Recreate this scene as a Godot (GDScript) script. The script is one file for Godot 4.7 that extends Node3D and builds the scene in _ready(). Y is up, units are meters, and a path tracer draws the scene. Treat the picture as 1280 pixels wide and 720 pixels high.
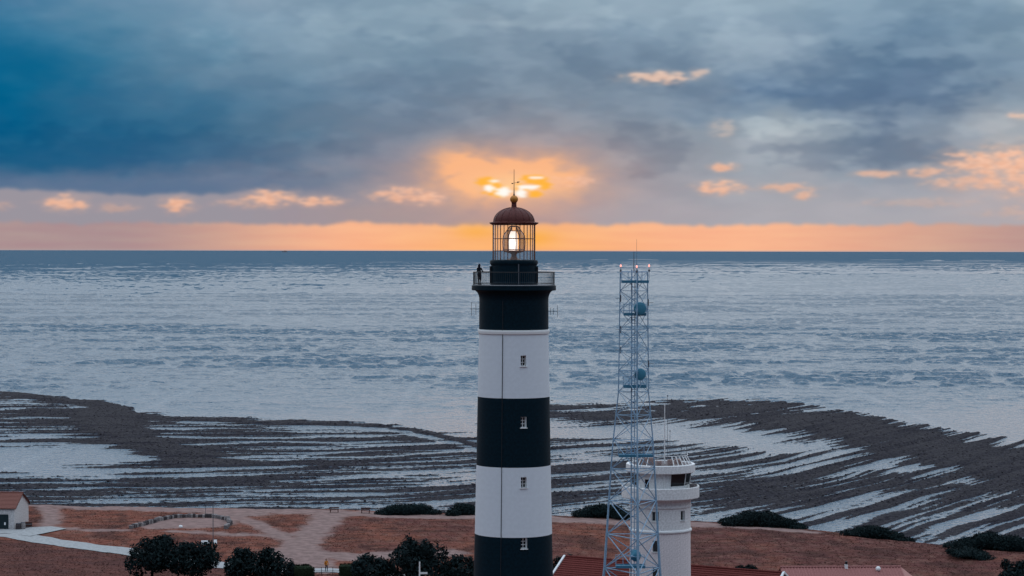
extends Node3D
# A banded lighthouse, a signal tower and a lattice mast on a low headland at dusk, tidal rock flats and the sea behind.
# Units are metres; the viewer stands at x = 0, z = 0, 41.5 m above the turf; land and sea lie towards -z.

const EYE := 41.5
const SEA := -9.0
const SKY_GAIN := 1.4
var mats := {}
var used_names := {}

# ---------------------------------------------------------------- mesh builder
class MB:
	var v := PackedVector3Array()
	var n := PackedVector3Array()
	var c := PackedColorArray()
	var i := PackedInt32Array()
	var tint := Color(1, 1, 1)
	func vert(p: Vector3, q: Vector3) -> int:
		v.append(p)
		n.append(q)
		c.append(tint)
		return v.size() - 1
	func face(a: int, b: int, d: int) -> void:   # counter-clockwise seen from outside
		i.append(a)
		i.append(d)
		i.append(b)
	func quad(a: Vector3, b: Vector3, d: Vector3, e: Vector3) -> void:
		var q := (b - a).cross(e - a)
		if q.length_squared() < 1e-14:
			q = (d - b).cross(e - b)
		q = q.normalized()
		var k := vert(a, q)
		vert(b, q)
		vert(d, q)
		vert(e, q)
		face(k, k + 1, k + 2)
		face(k, k + 2, k + 3)
	func tri(a: Vector3, b: Vector3, d: Vector3) -> void:
		var q := (b - a).cross(d - a).normalized()
		var k := vert(a, q)
		vert(b, q)
		vert(d, q)
		face(k, k + 1, k + 2)
	func box(at: Vector3, size: Vector3, turn := Basis()) -> void:
		var h := size * 0.5
		var p := []
		for k in 8:
			p.append(at + turn * Vector3(h.x if k & 1 else -h.x, h.y if k & 2 else -h.y, h.z if k & 4 else -h.z))
		quad(p[4], p[5], p[7], p[6])
		quad(p[1], p[0], p[2], p[3])
		quad(p[5], p[1], p[3], p[7])
		quad(p[0], p[4], p[6], p[2])
		quad(p[6], p[7], p[3], p[2])
		quad(p[0], p[1], p[5], p[4])
	func tube(a: Vector3, b: Vector3, ra: float, rb := -1.0, sides := 8, caps := true) -> void:
		if rb < 0.0:
			rb = ra
		var ax := (b - a).normalized()
		var u := ax.cross(Vector3.UP if absf(ax.y) < 0.95 else Vector3.RIGHT).normalized()
		var w := ax.cross(u)
		var k := v.size()
		for s in sides + 1:
			var t := TAU * s / sides
			var o := u * cos(t) + w * sin(t)
			vert(a + o * ra, o)
			vert(b + o * rb, o)
		for s in sides:
			var m := k + 2 * s
			face(m, m + 2, m + 3)
			face(m, m + 3, m + 1)
		if caps:
			for e in 2:
				var q := ax if e else -ax
				var mid := vert(b if e else a, q)
				var first := v.size()
				for s in sides + 1:
					var t := TAU * s / sides
					vert((b if e else a) + (u * cos(t) + w * sin(t)) * (rb if e else ra), q)
				for s in sides:
					if e:
						face(mid, first + s, first + s + 1)
					else:
						face(mid, first + s + 1, first + s)
	# profile: points (radius, height) from bottom to top; each segment gets its own normals unless smooth
	func lathe(profile: Array, sides: int, at := Vector3.ZERO, smooth := false, from := 0.0, to := TAU) -> void:
		var m := profile.size()
		var nn := []
		for s in m - 1:
			var e: Vector2 = profile[s + 1] - profile[s]
			nn.append(Vector2(e.y, -e.x).normalized())
		for s in m - 1:
			var na: Vector2 = nn[s]
			var nb: Vector2 = nn[s]
			if smooth:
				if s > 0:
					na = (nn[s - 1] + nn[s]).normalized()
				if s < m - 2:
					nb = (nn[s + 1] + nn[s]).normalized()
			var k := v.size()
			for j in sides + 1:
				var t := lerpf(from, to, float(j) / sides)
				var o := Vector3(sin(t), 0, cos(t))
				vert(at + o * profile[s].x + Vector3(0, profile[s].y, 0), o * na.x + Vector3(0, na.y, 0))
				vert(at + o * profile[s + 1].x + Vector3(0, profile[s + 1].y, 0), o * nb.x + Vector3(0, nb.y, 0))
			for j in sides:
				var q := k + 2 * j
				face(q, q + 2, q + 3)
				face(q, q + 3, q + 1)
	func ball(at: Vector3, r: Vector3, rings := 8, sides := 12) -> void:
		var k := v.size()
		for a in rings + 1:
			var e := PI * a / rings - PI / 2
			for b in sides + 1:
				var t := TAU * b / sides
				var o := Vector3(cos(e) * sin(t), sin(e), cos(e) * cos(t))
				vert(at + o * r, (o / r).normalized())
		for a in rings:
			for b in sides:
				var q := k + a * (sides + 1) + b
				face(q, q + 1, q + sides + 2)
				face(q, q + sides + 2, q + sides + 1)
	func mesh(with_colors := false) -> ArrayMesh:
		var a := []
		a.resize(Mesh.ARRAY_MAX)
		a[Mesh.ARRAY_VERTEX] = v
		a[Mesh.ARRAY_NORMAL] = n
		if with_colors:
			a[Mesh.ARRAY_COLOR] = c
		a[Mesh.ARRAY_INDEX] = i
		var out := ArrayMesh.new()
		out.add_surface_from_arrays(Mesh.PRIMITIVE_TRIANGLES, a)
		return out

# ---------------------------------------------------------------- nodes
func numbered(called: String) -> String:
	var k: int = used_names.get(called, 0)
	used_names[called] = k + 1
	return called if k == 0 else "%s_%03d" % [called, k]

func tag(o: Node, label: String, category: String, group := "") -> void:
	o.set_meta("label", label)
	o.set_meta("category", category)
	if group:
		o.set_meta("group", group)

func thing(called: String, at: Vector3, turn: float, label: String, category: String, group := "") -> Node3D:
	var o := Node3D.new()
	o.name = numbered(called)
	add_child(o)
	o.position = at
	o.rotation.y = turn
	tag(o, label, category, group)
	return o

func part(called: String, m, material: Material, parent: Node, label := "") -> MeshInstance3D:
	var o := MeshInstance3D.new()
	o.name = called if parent != self else numbered(called)
	o.mesh = m.mesh() if m is MB else m
	o.material_override = material
	parent.add_child(o, true)
	if label:
		o.set_meta("label", label)
	return o

func struct(called: String, m: Mesh, material: Material) -> MeshInstance3D:
	var o := part(called, m, material, self)
	o.set_meta("kind", "structure")
	return o

func lin(r: float, g: float, b: float) -> Color:
	return Color(r, g, b).linear_to_srgb()

func mat(called: String, color: Color, rough := 0.8, spec := 0.5, metal := 0.0) -> StandardMaterial3D:
	var m := StandardMaterial3D.new()
	m.resource_name = called
	m.albedo_color = color
	m.roughness = rough
	m.metallic_specular = spec
	m.metallic = metal
	mats[called] = m
	return m

func noise(seed_: int, freq: float, octaves := 3, kind := FastNoiseLite.TYPE_SIMPLEX_SMOOTH) -> FastNoiseLite:
	var f := FastNoiseLite.new()
	f.seed = seed_
	f.noise_type = kind
	f.frequency = freq
	f.fractal_octaves = octaves
	f.fractal_type = FastNoiseLite.FRACTAL_FBM if octaves > 1 else FastNoiseLite.FRACTAL_NONE
	return f

func noise_tex(seed_: int, freq: float, octaves: int, lo: Color, hi: Color, size := 512) -> NoiseTexture2D:
	var t := NoiseTexture2D.new()
	t.width = size
	t.height = size
	t.seamless = true
	t.noise = noise(seed_, freq, octaves)
	var g := Gradient.new()
	g.set_color(0, lo)
	g.set_color(1, hi)
	g.set_offset(0, 0.25)
	g.set_offset(1, 0.75)
	t.color_ramp = g
	return t

func normal_tex(seed_: int, freq: float, octaves: int, strength: float, size := 1024) -> NoiseTexture2D:
	var t := NoiseTexture2D.new()
	t.width = size
	t.height = size
	t.seamless = true
	t.as_normal_map = true
	t.bump_strength = strength
	t.noise = noise(seed_, freq, octaves)
	return t

# world-mapped mottling (and relief) over a material's own colour
func mottle(m: StandardMaterial3D, seed_: int, metres: float, lo: float, hi: float, relief_cm := 0.0, octaves := 5) -> StandardMaterial3D:
	m.albedo_texture = noise_tex(seed_, 0.012, octaves, lin(lo, lo, lo), lin(hi, hi, hi))
	if relief_cm > 0.0:
		m.heightmap_enabled = true
		m.heightmap_scale = relief_cm
		m.heightmap_texture = noise_tex(seed_ + 7, 0.02, octaves, Color.BLACK, Color.WHITE)
	m.uv1_triplanar = true
	m.uv1_world_triplanar = true
	m.uv1_scale = Vector3.ONE / metres
	return m

# ---------------------------------------------------------------- the sky
# Colours of the cloud deck by angle: columns 160/2800 rad apart round the view axis, rows by height over the horizon.
const SKY_ROWS := [0.0, 18.0, 48.0, 78.0, 113.0, 153.0, 193.0, 233.0, 273.0, 313.0]
const SKY_GRID := [
	[[150, 146, 156], [155, 146, 153], [163, 147, 152], [165, 150, 152], [180, 152, 150], [168, 163, 170], [170, 168, 175], [172, 170, 177], [178, 170, 174]],
	[[150, 146, 156], [155, 146, 153], [163, 147, 152], [165, 150, 152], [180, 152, 150], [168, 163, 170], [170, 168, 175], [172, 170, 177], [178, 170, 174]],
	[[150, 146, 156], [155, 146, 153], [163, 147, 152], [165, 150, 152], [178, 152, 150], [168, 163, 170], [170, 168, 175], [172, 170, 177], [178, 170, 174]],
	[[92, 116, 145], [98, 118, 145], [112, 125, 148], [150, 146, 155], [180, 154, 150], [152, 154, 164], [165, 166, 174], [160, 163, 173], [186, 172, 172]],
	[[35, 98, 136], [55, 102, 138], [82, 114, 143], [124, 134, 152], [160, 150, 154], [145, 153, 164], [160, 168, 178], [131, 145, 162], [186, 174, 172]],
	[[8, 92, 134], [45, 102, 138], [78, 115, 143], [112, 130, 150], [136, 144, 157], [138, 149, 162], [150, 164, 176], [126, 143, 162], [160, 166, 174]],
	[[0, 96, 138], [52, 108, 143], [90, 124, 151], [114, 136, 158], [124, 142, 160], [125, 142, 160], [112, 137, 163], [112, 135, 160], [135, 152, 168]],
	[[15, 101, 142], [70, 119, 150], [106, 136, 160], [118, 143, 164], [124, 144, 163], [126, 146, 165], [132, 153, 173], [113, 139, 163], [126, 148, 168]],
	[[45, 112, 150], [92, 135, 163], [125, 153, 175], [124, 149, 169], [128, 149, 168], [140, 162, 180], [140, 162, 181], [120, 147, 170], [132, 156, 174]],
	[[74, 121, 156], [108, 143, 170], [137, 161, 181], [126, 152, 172], [135, 158, 176], [153, 174, 190], [150, 172, 188], [127, 153, 174], [145, 168, 184]]]
# sunlit cloudlets: centre, half width, half height (units of 1/2800 rad), strength, paleness
const CLOUDLETS := [
	[-551, 57, 27, 10, 1.0, 0.2], [-628, 54, 14, 6, 0.35, 0.0], [-490, 52, 26, 6, 0.4, 0.0], [-415, 56, 20, 10, 1.0, 0.1], [-300, 66, 30, 11, 1.0, 0.25], [-325, 58, 40, 6, 0.5, 0.1], [-242, 61, 30, 7, 1.0, 0.2],
	[-132, 69, 45, 10, 0.95, 0.15], [-105, 65, 22, 8, 0.8, 0.3], [258, 79, 30, 9, 1.0, 0.25], [263, 104, 18, 6, 0.95, 0.2], [340, 79, 35, 6, 0.75, 0.1], [362, 70, 14, 6, 0.8, 0.2], [450, 96, 26, 5, 0.8, 0.3],
	[510, 97, 30, 6, 0.8, 0.2], [585, 110, 55, 17, 1.0, 0.35], [640, 97, 60, 30, 0.9, 0.3], [560, 84, 50, 9, 0.7, 0.2], [622, 166, 14, 5, 0.8, 0.7], [183, 216, 45, 8, 0.9, 0.75], [232, 221, 12, 6, 0.7, 0.9], [262, 152, 16, 12, 0.4, 0.9],
	[60, 84, 45, 9, 0.5, 0.2], [88, 88, 22, 7, 0.6, 0.3], [640, 48, 60, 8, 0.3, 0.0], [500, 60, 70, 6, 0.25, 0.0]]
# the gap in front of the sun: golden rims and white-hot openings
const GOLD := [[-37, 86, 9, 7], [-29, 85, 14, 8], [28, 89, 19, 6.5], [28, 71, 10, 4.5], [-20, 75, 20, 8], [38, 82, 12, 8], [12, 76, 10, 9]]
const HOT := [[-29, 78, 8, 5.2], [-11, 74, 12, 7], [-22, 87, 7, 2.6], [29.5, 91, 9, 2.2], [21, 79.5, 17, 3.6], [11, 71.5, 7.5, 5.8]]

# heavier and thinner masses in the deck: centre, half width, half height, lightness
const MASSES := [[450, 208, 130, 45, -15], [430, 128, 120, 26, -17], [170, 128, 52, 32, -14], [140, 243, 95, 38, -11], [300, 253, 75, 32, 11], [360, 150, 80, 17, 20], [60, 295, 70, 28, 10], [-140, 293, 140, 30, 8],
	[-80, 203, 95, 36, -6], [-470, 118, 260, 34, -7], [600, 150, 60, 22, 12], [-260, 250, 120, 40, 7], [560, 280, 90, 30, -8], [230, 190, 60, 20, -6]]

var sky_a := noise(3, 1.0, 4)
var sky_b := noise(8, 1.0, 5)

func deck(u: float, e: float) -> Vector3:
	var x := clampf((u + 640.0) / 160.0, 0.0, 7.999)
	var k := int(x)
	var fx := smoothstep(0.0, 1.0, x - k) * 0.5 + (x - k) * 0.5
	var r := 0
	while r < SKY_ROWS.size() - 2 and e > SKY_ROWS[r + 1]:
		r += 1
	var fy := clampf((e - SKY_ROWS[r]) / (SKY_ROWS[r + 1] - SKY_ROWS[r]), 0.0, 1.0)
	fy = smoothstep(0.0, 1.0, fy) * 0.4 + fy * 0.6
	var out := Vector3.ZERO
	for a in 2:
		for b in 2:
			var c: Array = SKY_GRID[r + a][k + b]
			out += Vector3(c[0], c[1], c[2]) * ((fx if b else 1.0 - fx) * (fy if a else 1.0 - fy))
	return out

# az: angle from the view axis, el: height over the horizon (radians) -> display colour 0..255
func sky_at(az: float, el: float) -> Vector3:
	var u := az * 2800.0
	var e := el * 2800.0
	var lo := minf(e, 900.0)
	# clouds billow: bend the lookup with stretched noise
	var wu := u + 60.0 * sky_a.get_noise_2d(u * 0.006, lo * 0.014) + 10.0 * sky_b.get_noise_2d(u * 0.02, lo * 0.05)
	var we := e + 20.0 * sky_a.get_noise_2d(u * 0.005 + 50.0, lo * 0.013) + 9.0 * sky_b.get_noise_2d(u * 0.017 + 9.0, lo * 0.045) * smoothstep(20.0, 90.0, e)
	var folded := wu
	if absf(wu) > 640.0:
		folded = (absf(fposmod(wu + 640.0, 2560.0) - 1280.0) - 640.0) * -1.0
	var c := deck(folded, clampf(we, 0.0, 313.0))
	# soft light and dark masses
	var f1 := sky_a.get_noise_2d(u * 0.009 + 20.0, lo * 0.026 + 3.0)
	var f2 := sky_b.get_noise_2d(wu * 0.016 + 70.0, we * 0.034)
	var lift := 10.0 * smoothstep(-0.15, 0.4, f1) - 5.0 + 4.5 * f2
	lift *= (smoothstep(40.0, 150.0, e) * 0.8 + 0.2) * (0.35 + 0.65 * smoothstep(-600.0, 100.0, folded))
	c += Vector3(1.0, 0.95, 0.85) * lift
	if absf(u) < 860.0 and e < 380.0:
		var fm := sky_a.get_noise_2d(u * 0.014 + 33.0, e * 0.03) + 0.25 * sky_b.get_noise_2d(u * 0.05 + 3.0, e * 0.1)
		for k in MASSES:
			var du: float = (u - k[0]) / k[2]
			var de: float = (e - k[1]) / k[3]
			var q := 1.0 - du * du - de * de
			if q > -1.2:
				c += Vector3(1.1, 1.0, 0.8) * k[4] * smoothstep(-0.25, 0.55, q + 1.25 * fm)
	var far := smoothstep(0.35, 1.1, absf(az))       # turning away from the sunset
	c = c.lerp(Vector3(88, 106, 128) + Vector3.ONE * lift * 1.4, 0.85 * far)
	# the deck thins out upwards on the sunset side
	c = c.lerp(Vector3(206, 219, 233) + Vector3.ONE * (8.0 * f1 + 6.0 * f2), smoothstep(325.0, 700.0, e + 60.0 * f1) * (1.0 - far))
	# overhead the deck is thinner and lighter
	var high := smoothstep(850.0, 2100.0, e + 120.0 * f1)
	c = c.lerp(Vector3(216, 243, 270) + Vector3.ONE * (10.0 * f1 + 8.0 * f2), high)
	# ragged lower edge of the heavy deck towards the dark side
	var hem := 72.0 + 9.0 * sky_a.get_noise_2d(u * 0.007 + 15.0, 6.0) + 3.0 * sky_b.get_noise_2d(u * 0.03, 3.0)
	c = c.lerp(Vector3(154, 148, 158), (1.0 - smoothstep(hem - 4.0, hem + 4.0, e)) * (1.0 - smoothstep(-380.0, -160.0, u)) * (1.0 - far))
	c = c.lerp(Vector3(86, 112, 144), smoothstep(hem - 3.0, hem + 3.0, e) * (1.0 - smoothstep(hem + 4.0, hem + 34.0, e)) * 0.6 * (1.0 - smoothstep(-420.0, -200.0, u)) * (1.0 - far))
	# clear strip under the deck
	var edge := 33.0 + 5.0 * sky_a.get_noise_2d(u * 0.011 + 5.0, 2.0) + 2.5 * sky_b.get_noise_2d(u * 0.05, 7.0)
	var strip := 1.0 - smoothstep(edge - 3.0, edge + 3.5, e)
	var near := exp(-pow(u / 190.0, 2.0))
	var sc := Vector3(172, 145, 146).lerp(Vector3(250, 182, 144), smoothstep(-520.0, -170.0, u) * (1.0 - smoothstep(250.0, 800.0, u)))
	sc = sc.lerp(Vector3(255, 186, 118), near * near * 0.75)
	sc += Vector3(4, 8, 4) * sky_b.get_noise_2d(u * 0.006, e * 0.08) - Vector3(0, 6, 12) * (1.0 - e / 33.0) * near
	sc = sc.lerp(Vector3(170, 160, 168), far * 0.85)
	c = c.lerp(sc, strip)
	if absf(u) < 820.0 and e < 330.0 and e > -5.0:
		# gold smudges in the strip by the sun
		var g0 := exp(-pow((u - 25.0) / 28.0, 2.0) - pow((e - 16.0) / 10.0, 2.0)) + 0.8 * exp(-pow((u + 45.0) / 26.0, 2.0) - pow((e - 24.0) / 9.0, 2.0))
		c = c.lerp(Vector3(255, 176, 60), clampf(g0, 0.0, 1.0) * 0.7)
		# glow round the sun
		var wide := exp(-pow(u / 170.0, 2.0) - pow((e - 95.0) / 52.0, 2.0))
		c = c.lerp(Vector3(196, 152, 150), wide * 0.45)
		var h := exp(-pow((u - 0.0) / 88.0, 2.0) - pow((e - 86.0) / 30.0, 2.0)) + 0.95 * exp(-pow((u + 62.0) / 36.0, 2.0) - pow((e - 104.0) / 24.0, 2.0))
		h += 0.85 * exp(-pow((u - 34.0) / 44.0, 2.0) - pow((e - 100.0) / 17.0, 2.0))
		h *= 1.0 + 0.8 * f2 + 0.35 * sky_b.get_noise_2d(u * 0.03, e * 0.05 + 8.0)
		c = c.lerp(Vector3(254, 184, 134), clampf(h, 0.0, 0.96))
		c = c.lerp(Vector3(255, 204, 150), 0.8 * exp(-pow((u - 4.0) / 52.0, 2.0) - pow((e - 82.0) / 15.0, 2.0)))
		var t := sky_b.get_noise_2d(u * 0.045, e * 0.10)
		var t2 := sky_b.get_noise_2d(u * 0.10 + 31.0, e * 0.22)
		for k in CLOUDLETS:
			var du: float = (u - k[0]) / k[2]
			var de: float = (e - k[1]) / k[3]
			if absf(du) > 2.0 or absf(de) > 2.2:
				continue
			var q := 1.0 - du * du - de * de + 1.25 * t
			var m: float = (0.78 * smoothstep(-0.05, 1.0, q + 0.5 * t2) + 0.22 * smoothstep(-1.4, 0.6, q)) * k[4]
			var tone := Vector3(240, 178, 146).lerp(Vector3(244, 208, 186), k[5]) + Vector3(14, 20, 22) * (t2 + 0.25 * de)
			c = c.lerp(tone, m * 0.92)
		var s1 := sky_b.get_noise_2d(u * 0.09 + 11.0, e * 0.2 + 4.0)
		for k in GOLD:
			var m: float = smoothstep(0.1, 0.4, 1.0 - pow((u - k[0]) / k[2], 2.0) - pow((e - k[1]) / k[3], 2.0) + 0.8 * s1)
			c = c.lerp(Vector3(255, 182, 66), m)
		for k in HOT:
			var m: float = smoothstep(0.1, 0.55, 1.0 - pow((u - k[0]) / k[2], 2.0) - pow((e - k[1]) / k[3], 2.0) + 0.55 * s1)
			c = c.lerp(Vector3(255, 252, 244), m)
	return c.clamp(Vector3.ZERO, Vector3(300, 300, 300))

func paint_sky(width: int, height: int, c0: int, c1: int, r0: int, r1: int) -> Image:
	# columns c0..c1 and rows r0..r1 (from the zenith) of a width x height panorama whose middle column is the view axis
	var w := c1 - c0
	var bytes := PackedByteArray()
	bytes.resize(w * (r1 - r0) * 4)
	var k := 0
	for r in range(r0, r1):
		var el := PI / 2 - PI * (r + 0.5) / height
		for q in range(c0, c1):
			var c := sky_at(TAU * (q + 0.5) / width - PI, maxf(el, 0.0))
			var g := Color(c.x / 255.0, c.y / 255.0, c.z / 255.0).srgb_to_linear()
			g = Color(g.r / SKY_GAIN, g.g / SKY_GAIN, g.b / SKY_GAIN).linear_to_srgb()
			bytes[k] = int(clampf(g.r, 0.0, 1.0) * 255.0 + 0.5)
			bytes[k + 1] = int(clampf(g.g, 0.0, 1.0) * 255.0 + 0.5)
			bytes[k + 2] = int(clampf(g.b, 0.0, 1.0) * 255.0 + 0.5)
			bytes[k + 3] = 255
			k += 4
	return Image.create_from_data(w, r1 - r0, false, Image.FORMAT_RGBA8, bytes)

func make_sky() -> Sky:
	var whole := Image.create(4096, 4096, false, Image.FORMAT_RGBA8)
	var coarse := paint_sky(512, 512, 0, 512, 0, 260)
	coarse.resize(4096, 260 * 8, Image.INTERPOLATE_CUBIC)
	whole.fill(Color8(150, 140, 145))
	whole.blit_rect(coarse, Rect2i(0, 0, 4096, 2064), Vector2i(0, 0))
	var low := paint_sky(1024, 4096, 0, 1024, 1866, 2050)
	low.resize(4096, 184, Image.INTERPOLATE_CUBIC)
	whole.blit_rect(low, Rect2i(0, 0, 4096, 184), Vector2i(0, 1866))
	var fine := paint_sky(4096, 4096, 1838, 2258, 1866, 2050)
	whole.blit_rect(fine, Rect2i(0, 0, 420, 184), Vector2i(1838, 1866))
	var turned := Image.create(4096, 4096, false, Image.FORMAT_RGBA8)
	turned.blit_rect(whole, Rect2i(2048, 0, 2048, 4096), Vector2i(0, 0))
	turned.blit_rect(whole, Rect2i(0, 0, 2048, 4096), Vector2i(2048, 0))
	var m := PanoramaSkyMaterial.new()
	m.panorama = ImageTexture.create_from_image(turned)
	var s := Sky.new()
	s.sky_material = m
	return s

# ---------------------------------------------------------------- land, rock flats and sea
var n_land := noise(21, 1.0, 4)
var n_rock := noise(33, 1.0, 3)
var n_rock2 := noise(34, 1.0, 2)
var n_sea := noise(55, 1.0, 2)
var n_sea2 := noise(57, 1.0, 3)

# distance of the cliff top from the viewer's line, by x
const CLIFF := [[-400.0, 380.0], [-160.0, 372.0], [-83.0, 364.0], [-45.0, 361.0], [-5.0, 354.0], [32.0, 346.0], [48.0, 338.0], [56.0, 329.0], [64.0, 321.0], [73.0, 315.0], [110.0, 300.0], [180.0, 270.0], [400.0, 200.0]]

func along(table: Array, x: float) -> float:
	if x <= table[0][0]:
		return table[0][1]
	for k in table.size() - 1:
		if x <= table[k + 1][0]:
			return lerpf(table[k][1], table[k + 1][1], (x - table[k][0]) / (table[k + 1][0] - table[k][0]))
	return table[-1][1]

func cliff_at(x: float) -> float:
	return along(CLIFF, x) + 1.2 * n_land.get_noise_2d(x * 0.06, 5.0)

func land_y(x: float, d: float) -> float:
	var over := d - cliff_at(x)
	var y := 0.35 * n_land.get_noise_2d(x * 0.03, d * 0.03) + 0.07 * n_land.get_noise_2d(x * 0.3, d * 0.3)
	y -= 0.9 * smoothstep(-14.0, 0.0, over) * smoothstep(10.0, 50.0, x)
	if over > 0.0:
		y -= minf(11.5, over * 2.2 + 0.6 * n_land.get_noise_2d(x * 0.4, d * 0.4) * smoothstep(0.0, 2.0, over))
	return y

func grid_mesh(xs: PackedFloat32Array, ds: PackedFloat32Array, height: Callable, tint = null) -> ArrayMesh:
	var w := xs.size()
	var v := PackedVector3Array()
	v.resize(w * ds.size())
	var col := PackedColorArray()
	if tint != null:
		col.resize(v.size())
	var k := 0
	for d in ds:
		for x in xs:
			v[k] = Vector3(x, height.call(x, d), -d)
			if tint != null:
				col[k] = tint.call(x, d)
			k += 1
	return sheet(v, w, ds.size(), col)

# vertices in rows (near to far), each row left to right
func sheet(v: PackedVector3Array, w: int, rows: int, col := PackedColorArray()) -> ArrayMesh:
	var n := PackedVector3Array()
	n.resize(v.size())
	for r in rows:
		for q in w:
			var k := r * w + q
			var a := v[k + 1 if q < w - 1 else k] - v[k - 1 if q > 0 else k]
			var b := v[k + w if r < rows - 1 else k] - v[k - w if r > 0 else k]
			n[k] = a.cross(b).normalized()
	var i := PackedInt32Array()
	i.resize((w - 1) * (rows - 1) * 6)
	var p := 0
	for r in rows - 1:
		for q in w - 1:
			var k := r * w + q
			i[p] = k
			i[p + 1] = k + w
			i[p + 2] = k + 1
			i[p + 3] = k + 1
			i[p + 4] = k + w
			i[p + 5] = k + w + 1
			p += 6
	var arr := []
	arr.resize(Mesh.ARRAY_MAX)
	arr[Mesh.ARRAY_VERTEX] = v
	arr[Mesh.ARRAY_NORMAL] = n
	if col.size():
		arr[Mesh.ARRAY_COLOR] = col
	arr[Mesh.ARRAY_INDEX] = i
	var out := ArrayMesh.new()
	out.add_surface_from_arrays(Mesh.PRIMITIVE_TRIANGLES, arr)
	return out

func steps(pairs: Array) -> PackedFloat32Array:
	# [[from, to, step], ...] -> increasing coordinates
	var out := PackedFloat32Array()
	for p in pairs:
		var n := int(round((p[1] - p[0]) / p[2]))
		for k in n:
			out.append(p[0] + (p[1] - p[0]) * k / n)
	out.append(pairs[-1][1])
	return out

# where the rock flats end seaward, by x; two natural ridges; rock and pool patches [x, d, half width, half depth, amount]
const SHORE := [[-260.0, 830.0], [-183.0, 800.0], [-128.0, 728.0], [-117.0, 688.0], [-60.0, 660.0], [-30.0, 640.0], [-18.0, 622.0], [-8.0, 690.0], [13.0, 745.0], [37.0, 738.0], [57.0, 758.0], [87.0, 766.0], [103.0, 719.0], [112.0, 684.0], [123.0, 640.0], [137.0, 600.0], [170.0, 540.0], [260.0, 430.0]]
const SPIT := [[-260.0, 800.0], [-180.0, 787.0], [-158.0, 762.0], [-134.0, 732.0], [-121.0, 700.0], [-118.0, 681.0], [-80.0, 659.0], [-44.0, 647.0], [-29.0, 632.0], [-17.0, 603.0], [-9.0, 580.0], [0.0, 560.0]]
const BANK := [[500.0, -64.0], [525.0, -71.0], [573.0, -92.0], [624.0, -109.0], [653.0, -120.0], [700.0, -126.0]]
const PATCHES := [[-152, 682, 34, 34, 0.8], [-118, 548, 30, 27, -1.7], [-150, 545, 30, 30, -1.2], [30, 687, 30, 12, 1.9], [67, 728, 20, 26, 2.2], [78, 682, 18, 26, 1.4], [94, 650, 16, 38, 1.8], [104, 592, 14, 48, 1.7], [120, 530, 16, 52, 1.6], [16, 722, 13, 4, 1.6],
	[30, 622, 32, 19, -1.9], [57, 606, 15, 24, -1.6], [73, 572, 13, 12, -1.2], [92, 521, 10, 8, -1.3], [103, 493, 9, 9, -0.9], [-2, 640, 22, 34, -1.5], [-60, 470, 90, 20, 0.15], [-95, 480, 45, 28, 0.2], [90, 470, 50, 40, 0.85], [-30, 520, 45, 40, -0.25], [10, 480, 30, 40, -0.1]]

func flat_y(x: float, d: float) -> float:
	var bend := 30.5 * exp(0.018 * minf(x, 66.0)) + 1.8 * maxf(x - 66.0, 0.0)
	var phi := d - bend + 5.0 * n_rock.get_noise_2d(x * 0.012, d * 0.012)
	var bias := -0.08
	for p in PATCHES:
		var a: float = (x - p[0]) / p[2]
		var b: float = (d - p[1]) / p[3]
		var q := a * a + b * b
		if q < 4.0:
			bias += p[4] * exp(-q * q * 0.6)
	var spit := along(SPIT, x)
	if x < 0.0:
		bias += 2.4 * exp(-pow((d - spit) / (5.0 if x > -118.0 else 9.0), 2.0)) * smoothstep(0.0, -14.0, x)
		var inside := spit - d
		if x > -98.0 and inside > 3.0:
			bias -= 1.1 * smoothstep(4.0, 8.0, inside) * (1.0 - smoothstep(14.0, 22.0, inside))
	if x < -40.0 and d > 490.0 and d < 720.0:
		bias += 2.4 * exp(-pow((x - along(BANK, d)) / (9.5 + 4.0 * n_rock.get_noise_2d(d * 0.1, 1.0)), 4.0)) * smoothstep(505.0, 540.0, d)
	var s1 := n_rock.get_noise_2d(phi * 0.075, x * 0.010)
	var s2 := n_rock2.get_noise_2d(phi * 0.22 + 40.0, x * 0.022)
	var s3 := n_rock2.get_noise_2d(phi * 0.36 + 90.0, x * 0.03 + 5.0)
	var rough := n_rock2.get_noise_2d(x * 0.6, d * 0.45)
	var over := d - along(SHORE, x) - 16.0 * n_rock.get_noise_2d(x * 0.02 + 9.0, phi * 0.16)
	bias -= 5.0 * smoothstep(-2.0, 14.0, over)
	var h := bias + 2.0 * s1 + 1.9 * s2 + 1.1 * s3
	return SEA + clampf(0.26 * h, -1.5, 0.55) + (0.16 * rough if h > -0.3 else 0.0)

func wave_y(x: float, d: float) -> float:
	var open := smoothstep(640.0, 900.0, d + 30.0 * n_sea.get_noise_2d(x * 0.01, d * 0.01))
	# short steep crests, a lower chop between them, ripples over all
	var crest := smoothstep(0.2, 0.4, n_sea.get_noise_2d(x * 0.05 + 7.0, d * 0.085))
	crest *= 0.35 + 0.65 * smoothstep(-0.25, 0.3, n_sea2.get_noise_2d(x * 0.004, d * 0.008 + 40.0))
	var s := 1.0 - absf(n_sea2.get_noise_2d(x * 0.034, d * 0.12 + 90.0))
	s = s * s * s
	return SEA + open * (1.2 * crest + 0.28 * s - 0.2) + (0.02 + 0.13 * open) * n_sea2.get_noise_2d(x * 0.16, d * 0.24)

# thin rough streaks closing over the outer sea; cloud shade put into their dull gloss
func in_shade_belt(x: float, d: float) -> bool:
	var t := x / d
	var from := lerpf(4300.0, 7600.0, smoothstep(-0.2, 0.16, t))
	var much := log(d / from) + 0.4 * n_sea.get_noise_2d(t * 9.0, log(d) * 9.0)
	return much + 1.1 * n_sea2.get_noise_2d(t * 30.0, d * 0.03) > 0.0

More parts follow.
